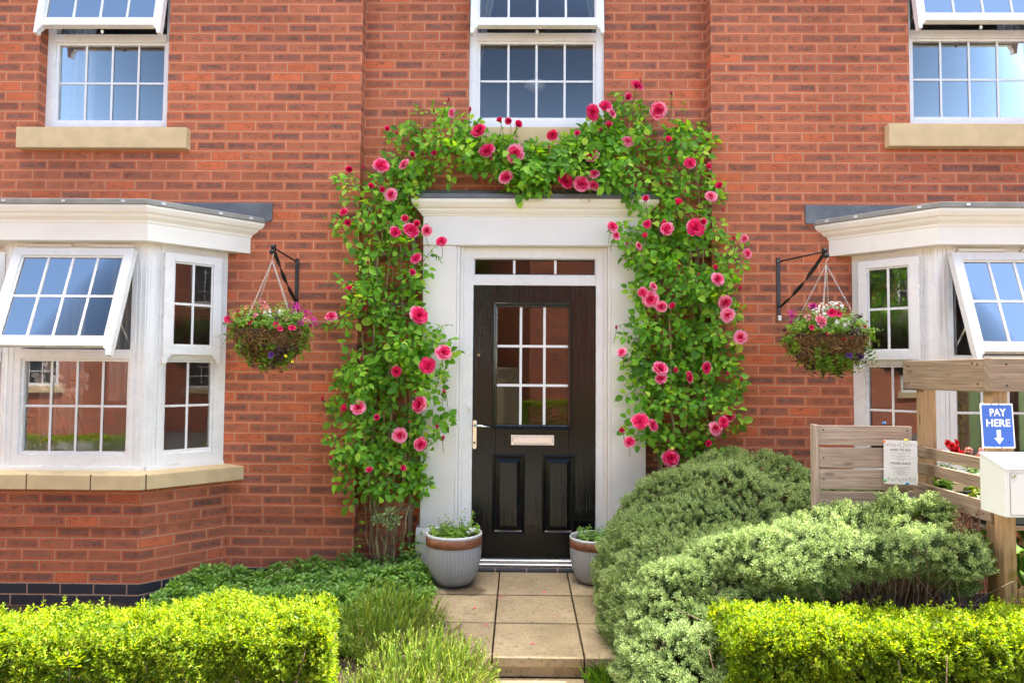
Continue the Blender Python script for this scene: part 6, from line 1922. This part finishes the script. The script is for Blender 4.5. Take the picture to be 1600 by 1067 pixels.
domeB = [((1.45, 4.42, .22), (.94, .55, .66)), ((.93, 4.05, .08), (.46, .55, .50)), ((.90, 3.42, -.14), (.40, .50, .44)), ((.93, 3.72, .02), (.46, .45, .46)), ((.78, 3.15, -.24), (.30, .34, .38)), ((1.20, 3.78, .16), (.52, .42, .45)), ((1.88, 4.45, .24), (.55, .42, .56)), ((.92, 3.05, -.25), (.22, .2, .33))]
shrub('large domed grey green shrub spilling over the right side of the path', (1.2, 4.0, -.15), domeB, 2300, 5,
      cut=lambda P: (P[:, 1] < 5.0) & ~((P[:, 0] > 1.12) & (P[:, 1] < 3.95) & (P[:, 2] < np.interp(P[:, 0], [1.12, 1.45], [.16, .36]))))
bare = []
random.seed(2)
for k in range(120):
    a = (random.uniform(1.30, 2.3), random.uniform(3.45, 3.85), -.16); b = (a[0] + random.gauss(0, .26), a[1] + random.uniform(-.18, .04), random.uniform(.15, .50)); bare.append((a, b, random.uniform(.002, .006)))
for k in range(110):
    a = (random.uniform(1.25, 2.25), random.uniform(3.38, 3.7), random.uniform(.0, .35)); b = (a[0] + random.gauss(0, .10), a[1] + random.gauss(0, .05), a[2] + random.uniform(.02, .16)); bare.append((a, b, random.uniform(.0012, .0024)))
for k in range(60):
    a = (random.uniform(1.9, 2.5), random.uniform(3.35, 3.7), random.uniform(-.05, .15)); b = (a[0] + random.uniform(-.3, .3), a[1] - random.uniform(0, .1), a[2] + random.gauss(.02, .05)); bare.append((a, b, random.uniform(.0015, .003)))
lowB = [((1.62, 3.62, .56), (.34, .27, .135)), ((1.95, 3.62, .575), (.36, .28, .135)), ((2.14, 3.52, .53), (.20, .22, .14)), ((1.34, 3.54, .47), (.28, .22, .16)), ((2.03, 3.72, .68), (.075, .10, .12)), ((2.18, 3.66, .68), (.11, .12, .15)), ((2.17, 3.45, .42), (.11, .09, .07))]
shrub('leggy grey green shrub with bare brown twigs below, in front of the wooden screen', (1.85, 3.65, -.15), lowB, 2400, 6, bare=bare, amp=.04)
# brown seed heads by the front stall post
o = thing('dried_shrub', 'brown dried seed heads beside the front post of the stall', 'dead shrub', (2.28, 3.48, -.1))
r = np.random.default_rng(8); mb = MB(); PP = []
for k in range(20):
    p = at(random.uniform(1492, 1536), random.uniform(800, 862), 3.46 + random.uniform(-.06, .06)); PP.append(tuple(p))
    mb.tube(curve_pts((2.26 + random.gauss(0, .03), 3.5, -.1), p, (random.gauss(0, .04), -.02, 0), 7), .0022, 5)
for k in range(10):
    p = at(random.uniform(1480, 1535), random.uniform(860, 915), 3.42); mb.tube(curve_pts(p, p + Vector((random.gauss(0, .08), 0, random.gauss(.03, .06))), (random.gauss(0, .03), 0, 0), 6), .002, 4)
mb.build('stem', MAT['twig'], o)
PP = np.repeat(np.array(PP), 60, 0); PP = PP + nrm(r.normal(size=PP.shape)) * (r.uniform(0, 1, (len(PP), 1)) ** .4) * .033
V, F, U = leaves_geo(PP, r.normal(size=PP.shape), r.normal(size=PP.shape), r.uniform(.006, .012, len(PP)), .7)
np_mesh('seed_heads', V, F, MAT['drytuft'], o, U)

# petals dropped on the slabs
random.seed(17)
PET = None
for k, (px, py) in enumerate(((783, 931), (779, 933), (923, 934), (868, 960), (742, 950), (905, 905), (831, 1003), (760, 975), (850, 925))):
    y = {931: 4.50, 933: 4.47, 934: 4.47, 960: 4.17, 950: 4.28, 905: 4.83, 1003: 3.80, 975: 4.04, 925: 4.57}[py]; x = at(px, py, y).x
    o = thing('fallen_petal', 'pink rose petal fallen on the path slabs', 'petal', (x, y, zpath(y) + .002), 'fallen rose petals')
    rows, uvs = petal_grid(0, 60, 95, 1., 1.1, .2, .0, 0, .5, 1.)
    a = random.uniform(0, 6.28); s_ = random.uniform(.012, .02)
    mb = MB(); mb.grid([[(x + (q[0] * math.cos(a) - q[1] * math.sin(a)) * s_, y + (q[0] * math.sin(a) + q[1] * math.cos(a)) * s_, zpath(y) + .003 + abs(q[2]) * s_ * .4) for q in row] for row in rows], uvs)
    mb.build('petal_blade', MAT['rose_petal'], o)
# ------------------------------------------------------------------ things seen through the glass
def orchid(label, pts, base, potz, seed):
    random.seed(seed)
    o = thing('orchid', label, 'orchid', base, 'orchids on the bay window board')
    P = [at(x, y, yy - .13) for x, y, yy in pts]
    mb = MB(); top = P[0] + Vector((0, 0, .04))
    mb.tube(curve_pts((base[0], base[1], base[2]), P[len(P) // 2] + Vector((-.03, .02, .08)), (-.03, 0, .08), 8) + [P[-1] + Vector((0, .02, .03))], .003, 5); mb.build('stem', MAT['rose_stem'], o)
    me = FL.setdefault('orchid', flower_mesh('orchid_bloom', [(2, 84, 90, 1., 1.25, .0, 0, .5, 1, 0), (3, 84, 90, .95, .7, 0, -.03, .5, 1, 0), (3, 20, 60, .35, .3, .2, .02, -.2, .2, .2)], MAT['orchid']))
    for p in P: place(me, 'orchid_bloom', o, p, (random.gauss(.1, .25), -1, random.gauss(-.1, .2)), .036)
    a, b, c, d = [], [], [], []
    for k in range(6):
        an = k * 1.05; a.append(Vector(base)); d.append(.17); c.append(Vector((math.cos(an), math.sin(an), .5))); b.append(Vector((-.5 * math.cos(an), -.5 * math.sin(an), 1)))
    foliage('leaves', [(a, b, c, d)], MAT['sedum'], o, .38, 'ovate', .15, .5)
    q = thing('ceramic_pot', label.replace('orchid', 'pot of the orchid'), 'flower pot', (base[0], base[1], .801), 'white pots on the bay window board')
    mb = MB(); mb.lathe((base[0], base[1], .802), [(.04, 0), (.052, .01), (.062, potz - .802), (.056, potz - .802), (.05, potz - .83), (.001, potz - .83)], 28); mb.build('pot_body', MAT['ceramic'], q)


bx_ = at(110, 690, 4.86)
orchid('white orchid arching leftwards inside the left bay window', [(75, 574, 4.82), (86, 583, 4.83), (62, 588, 4.85), (68, 602, 4.84), (90, 592, 4.82), (97, 606, 4.82), (57, 590, 4.86)], (bx_.x - .02, 4.86, .93), .94, 1)
bx_ = at(118, 690, 4.90)
orchid('smaller white orchid nearest the bay corner inside the left bay window', [(130, 585, 4.85), (128, 596, 4.86), (110, 612, 4.85), (122, 608, 4.84), (132, 603, 4.86)], (bx_.x + .06, 4.92, .93), .94, 2)
o = thing('house_plant', 'leafy pot plant behind the left bay glass at the frame edge', 'house plant', (at(20, 690, 4.9).x, 4.9, .9))
random.seed(4); st = []
hx = at(22, 690, 4.9).x
for k in range(10): st.append(stem_leaves((hx, 4.9, .9), (hx + random.uniform(-.15, .12), 4.88 + random.uniform(-.08, .08), random.uniform(1.0, 1.1)), (0, 0, .04), 2, .06, .8))
foliage('leaves', st, MAT['sedum'], o, .8)
o = thing('ceramic_pot', 'ribbed white pot of the leafy plant in the left bay', 'flower pot', (hx, 4.9, .801), 'white pots on the bay window board')
mb = MB(); mb.lathe((hx, 4.9, .802), [(.06, 0), (.075, .01), (.085, .12), (.078, .12), (.07, .09), (.001, .09)], 28); mb.build('pot_body', MAT['ceramic'], o)


def curtain(label, x0, x1, y, z0, z1, mat, folds=7, amp=.022, gather=None, name='curtain'):
    o = thing(name, label, 'curtain', ((x0 + x1) / 2, y, z1), 'curtains at the windows')
    mb = MB(); rows = []; uvs = []
    for k in range(15):
        t = k / 14; z = z1 + (z0 - z1) * t
        xa, xb = x0, x1
        if gather:
            g = math.sin(min(t / .8, 1) * PI / 2) ** 1.3
            xa = x0 + (gather[0] - x0) * g; xb = x1 + (gather[1] - x1) * g
        rows.append([(xa + (xb - xa) * j / 60, y + amp * math.sin(j / 60 * folds * 2 * PI + .5 * math.sin(t * 3)) * (1 if not gather else 1 - .3 * t), z) for j in range(61)])
        uvs.append([(j / 60, t) for j in range(61)])
    mb.grid(rows, uvs); mb.build('drape', MAT[mat], o)
    mb = MB(); mb.tube([(x0 - .03, y, z1 + .012), (x1 + .03, y, z1 + .012)], .008, 8); mb.build('rail', MAT['ceramic'], o)


curtain('white voile on the left of the upper left window', -3.66, -3.38, 5.26, 3.05, 4.78, 'voile', 5)
curtain('tied back white voile on the left of the window over the door', -.42, -.12, 5.30, 3.2, 4.9, 'voile', 5, .02, (-.44, -.34))
curtain('tied back white voile on the right of the window over the door', .42, .66, 5.30, 3.2, 4.9, 'voile', 5, .02, (.60, .66))
curtain('grey curtain at the left of the left bay window', -3.64, -3.30, 5.12, .84, 2.28, 'voile', 6, .025)
curtain('voile strip in the middle of the left bay window', -3.12, -2.86, 5.14, 1.2, 2.28, 'voile', 5, .02)
curtain('pale curtain at the left of the right bay window', 2.92, 3.12, 4.92, .84, 2.28, 'voile', 5, .02)
curtain('pale curtain at the right of the upper right window', 3.74, 3.95, 5.3, 3.05, 4.82, 'voile', 4, .02)
p = at(836, 139, 6.2)
o = thing('pendant_lamp', 'cream pendant lampshade behind the window over the door', 'lampshade', p)
mb = MB(); mb.lathe((p.x, p.y, p.z), [(.09, .055), (.10, .05), (.10, .01), (.08, -.02), (.03, -.045), (.001, -.05)], 28, capb=False); mb.build('shade', MAT['cream'], o)
mb = MB(); mb.tube([(p.x, p.y, p.z + .04), (p.x, p.y, 5.04)], .004, 6); mb.build('flex', MAT['ceramic'], o)
p = at(1422, 600, 5.3)
o = thing('house_plant', 'tall leafy plant inside the right bay window', 'house plant', (3.15, 5.0, .801))
st = []
random.seed(6)
for k in range(9): st.append(stem_leaves((3.15, 5.0, .85), (3.15 + random.uniform(-.15, .15), 4.98 + random.uniform(-.1, .1), random.uniform(1.2, 1.6)), (0, 0, .03), 6, .07, .6))
foliage('leaves', st, MAT['sedum'], o, .55)

# ------------------------------------------------------------------ across the lane (seen in the glass)
def far_house(label, x0, x1, y, depth, h, wins):
    o = thing('brick_house', label, 'house', ((x0 + x1) / 2, y - depth / 2, -.4), 'brick houses across the lane')
    mb = MB()
    c = [(x0, y), (x0, y - depth), (x1, y - depth), (x1, y)]
    for a, b in ((c[3], c[0]), (c[0], c[1]), (c[1], c[2]), (c[2], c[3])):
        l = math.hypot(b[0] - a[0], b[1] - a[1])
        mb.face([(a[0], a[1], -.4), (b[0], b[1], -.4), (b[0], b[1], h), (a[0], a[1], h)], [(0, 0), (l, 0), (l, h + .4), (0, h + .4)])
    mb.build('wall', MAT['brick'], o)
    mb = MB(); ym = y - depth / 2
    mb.prism(Fr((x0 - .2, 0, 0), (0, 1, 0), (0, 0, 1), (1, 0, 0)), [(y + .25, h - .1), (ym, h + depth * .32), (y - depth - .25, h - .1)], 0, x1 - x0 + .4); mb.build('roof', MAT['roof_tile'], o)
    for (wx, wz, ww, wh) in wins:
        F = Fr((wx, y + .004, wz), (-1, 0, 0), (0, 0, 1), (0, 1, 0))
        mb = MB(); rframe(mb, F, -ww / 2, ww / 2, 0, wh, .06, .06, .07, .06, 0, .04); mb.box(F, -ww / 2 + .06, ww / 2 - .06, wh * .5 - .025, wh * .5 + .025, 0, .036); bars(mb, F, -ww / 2 + .06, ww / 2 - .06, .07, wh - .06, 2 if ww < .9 else 4, 4, .003, .02)
        w_ = mb.build('window', MAT['upvc'], o)
        mb = MB(); mb.box(F, -ww / 2 + .05, ww / 2 - .05, .06, wh - .05, -.001, .002); mb.build('pane', MAT['black_plastic'], w_)
        mb = MB(); mb.box(F, -ww / 2 - .12, ww / 2 + .12, -.16, -.001, 0, .08); mb.build('sill', MAT['stone'], w_)
    return o


fh = far_house('brick house across the lane, facing the left bay', -15.5, -6.6, -8.2, 8, 5.2, [(-11.0, 1.05, .62, 1.15), (-11.0, 3.4, .62, 1.15), (-8.3, 1.0, 1.1, 1.25), (-8.3, 3.4, 1.1, 1.25), (-14, 1.0, 1.2, 1.3)])
fh.rotation_euler.z = math.radians(-32); fh.location.x -= .6
fh = far_house('brick house across the lane, facing the front door', .1, 9.5, -7.6, 8, 5.2, [(4.2, .9, 1.1, 1.2), (4.2, 3.3, 1.1, 1.2), (7.8, .9, 1.1, 1.2), (7.8, 3.3, 1.1, 1.2)])
fh.rotation_euler.z = math.radians(-32); fh.location.x -= 2.7; fh.location.y -= 1.2
def side_house(label, x, y0, y1, depth, h, sgn, wins):
    o = far_house(label, min(x, x - sgn * depth), max(x, x - sgn * depth), y1, y1 - y0, h, [])
    for (wy, wz, ww, wh) in wins:
        F = Fr((x + sgn * .004, wy, wz), (0, sgn, 0), (0, 0, 1), (sgn, 0, 0))
        mb = MB(); rframe(mb, F, -ww / 2, ww / 2, 0, wh, .06, .06, .07, .06, 0, .04); bars(mb, F, -ww / 2 + .06, ww / 2 - .06, .07, wh - .06, 3, 4, .003, .02); w_ = mb.build('window', MAT['upvc'], o)
        mb = MB(); mb.box(F, -ww / 2 + .05, ww / 2 - .05, .06, wh - .05, -.001, .002); mb.build('pane', MAT['black_plastic'], w_)
        mb = MB(); mb.box(F, -ww / 2 - .12, ww / 2 + .12, -.16, -.001, 0, .08); mb.build('sill', MAT['stone'], w_)


side_house('brick house at the far left end of the lane', -13, -6.5, 2.5, 7, 5.2, 1, [(-1.0, .9, 1.1, 1.2), (-1.0, 3.3, 1.1, 1.2), (-4.2, .9, .8, 1.2), (-4.2, 3.3, .8, 1.2)])
side_house('brick house at the far right end of the lane', 12, -6.5, 2.0, 7, 5.2, -1, [(-1.6, .9, 1.1, 1.2), (-1.6, 3.3, 1.1, 1.2), (-4.6, .9, .8, 1.2), (-4.6, 3.3, .8, 1.2)])
hedge('low clipped hedge across the lane, reflected in the left bay', (-5.2, -2.4), (-9.5, -2.4), .5, -.4, .25, 13, 900)
hedge('taller clipped hedge across the lane, reflected in the door glass', (3.4, -3.1), (.05, -3.1), .6, -.4, .85, 14, 900)
o = thing('garden_wall', 'buff garden wall between the houses across the lane', 'wall', (-3.2, -7.2, -.4))
mb = MB(); mb.wbox(-6.5, .0, -7.3, -7.1, -.4, 1.5); mb.build('masonry', MAT['stone'], o)
mb = MB(); mb.wbox(-6.52, .0, -7.34, -7.06, 1.5, 1.56); mb.build('coping', MAT['stone'], o)


def tree(label, x, y, h, rad, seed):
    random.seed(seed); r = np.random.default_rng(seed)
    o = thing('garden_tree', label, 'tree', (x, y, -.4), 'trees across the lane')
    mb = MB(); mb.tube([(x, y, -.45), (x + .05, y, h * .3), (x, y, h * .55)], [.16, .12, .08], 9)
    cs = []
    for k in range(16):
        a = random.uniform(0, 6.28); q = rad * random.uniform(.25, .85); c = Vector((x + q * math.cos(a), y + q * math.sin(a), h * random.uniform(.45, .95))); cs.append(c)
        mb.tube(curve_pts((x, y, h * random.uniform(.25, .5)), c, (0, 0, .1), 5), [.05, .04, .03, .02, .01], 5)
    mb.build('trunk', MAT['twig'], o)
    n = 500; P = np.concatenate([np.array(c) + nrm(r.normal(size=(n, 3))) * (r.uniform(.2, 1, (n, 1)) ** .5) * rad * .38 for c in cs])
    V, F, U = leaves_geo(P, r.normal(0, .6, P.shape) + [0, 0, .8], r.normal(size=P.shape), r.uniform(.07, .12, len(P)), .6)
    np_mesh('crown', V, F, MAT['rose_leaf'], o, U)


tree('bushy garden tree between the houses across the lane', -2.2, -8.8, 5.5, 1.7, 3)
tree('smaller garden tree at the corner of the house across the lane', -5.2, -8.4, 4.2, 1.2, 4)
tree('garden tree across the lane reflected in the right bay', -9.5, -1.0, 4.5, 1.5, 5)
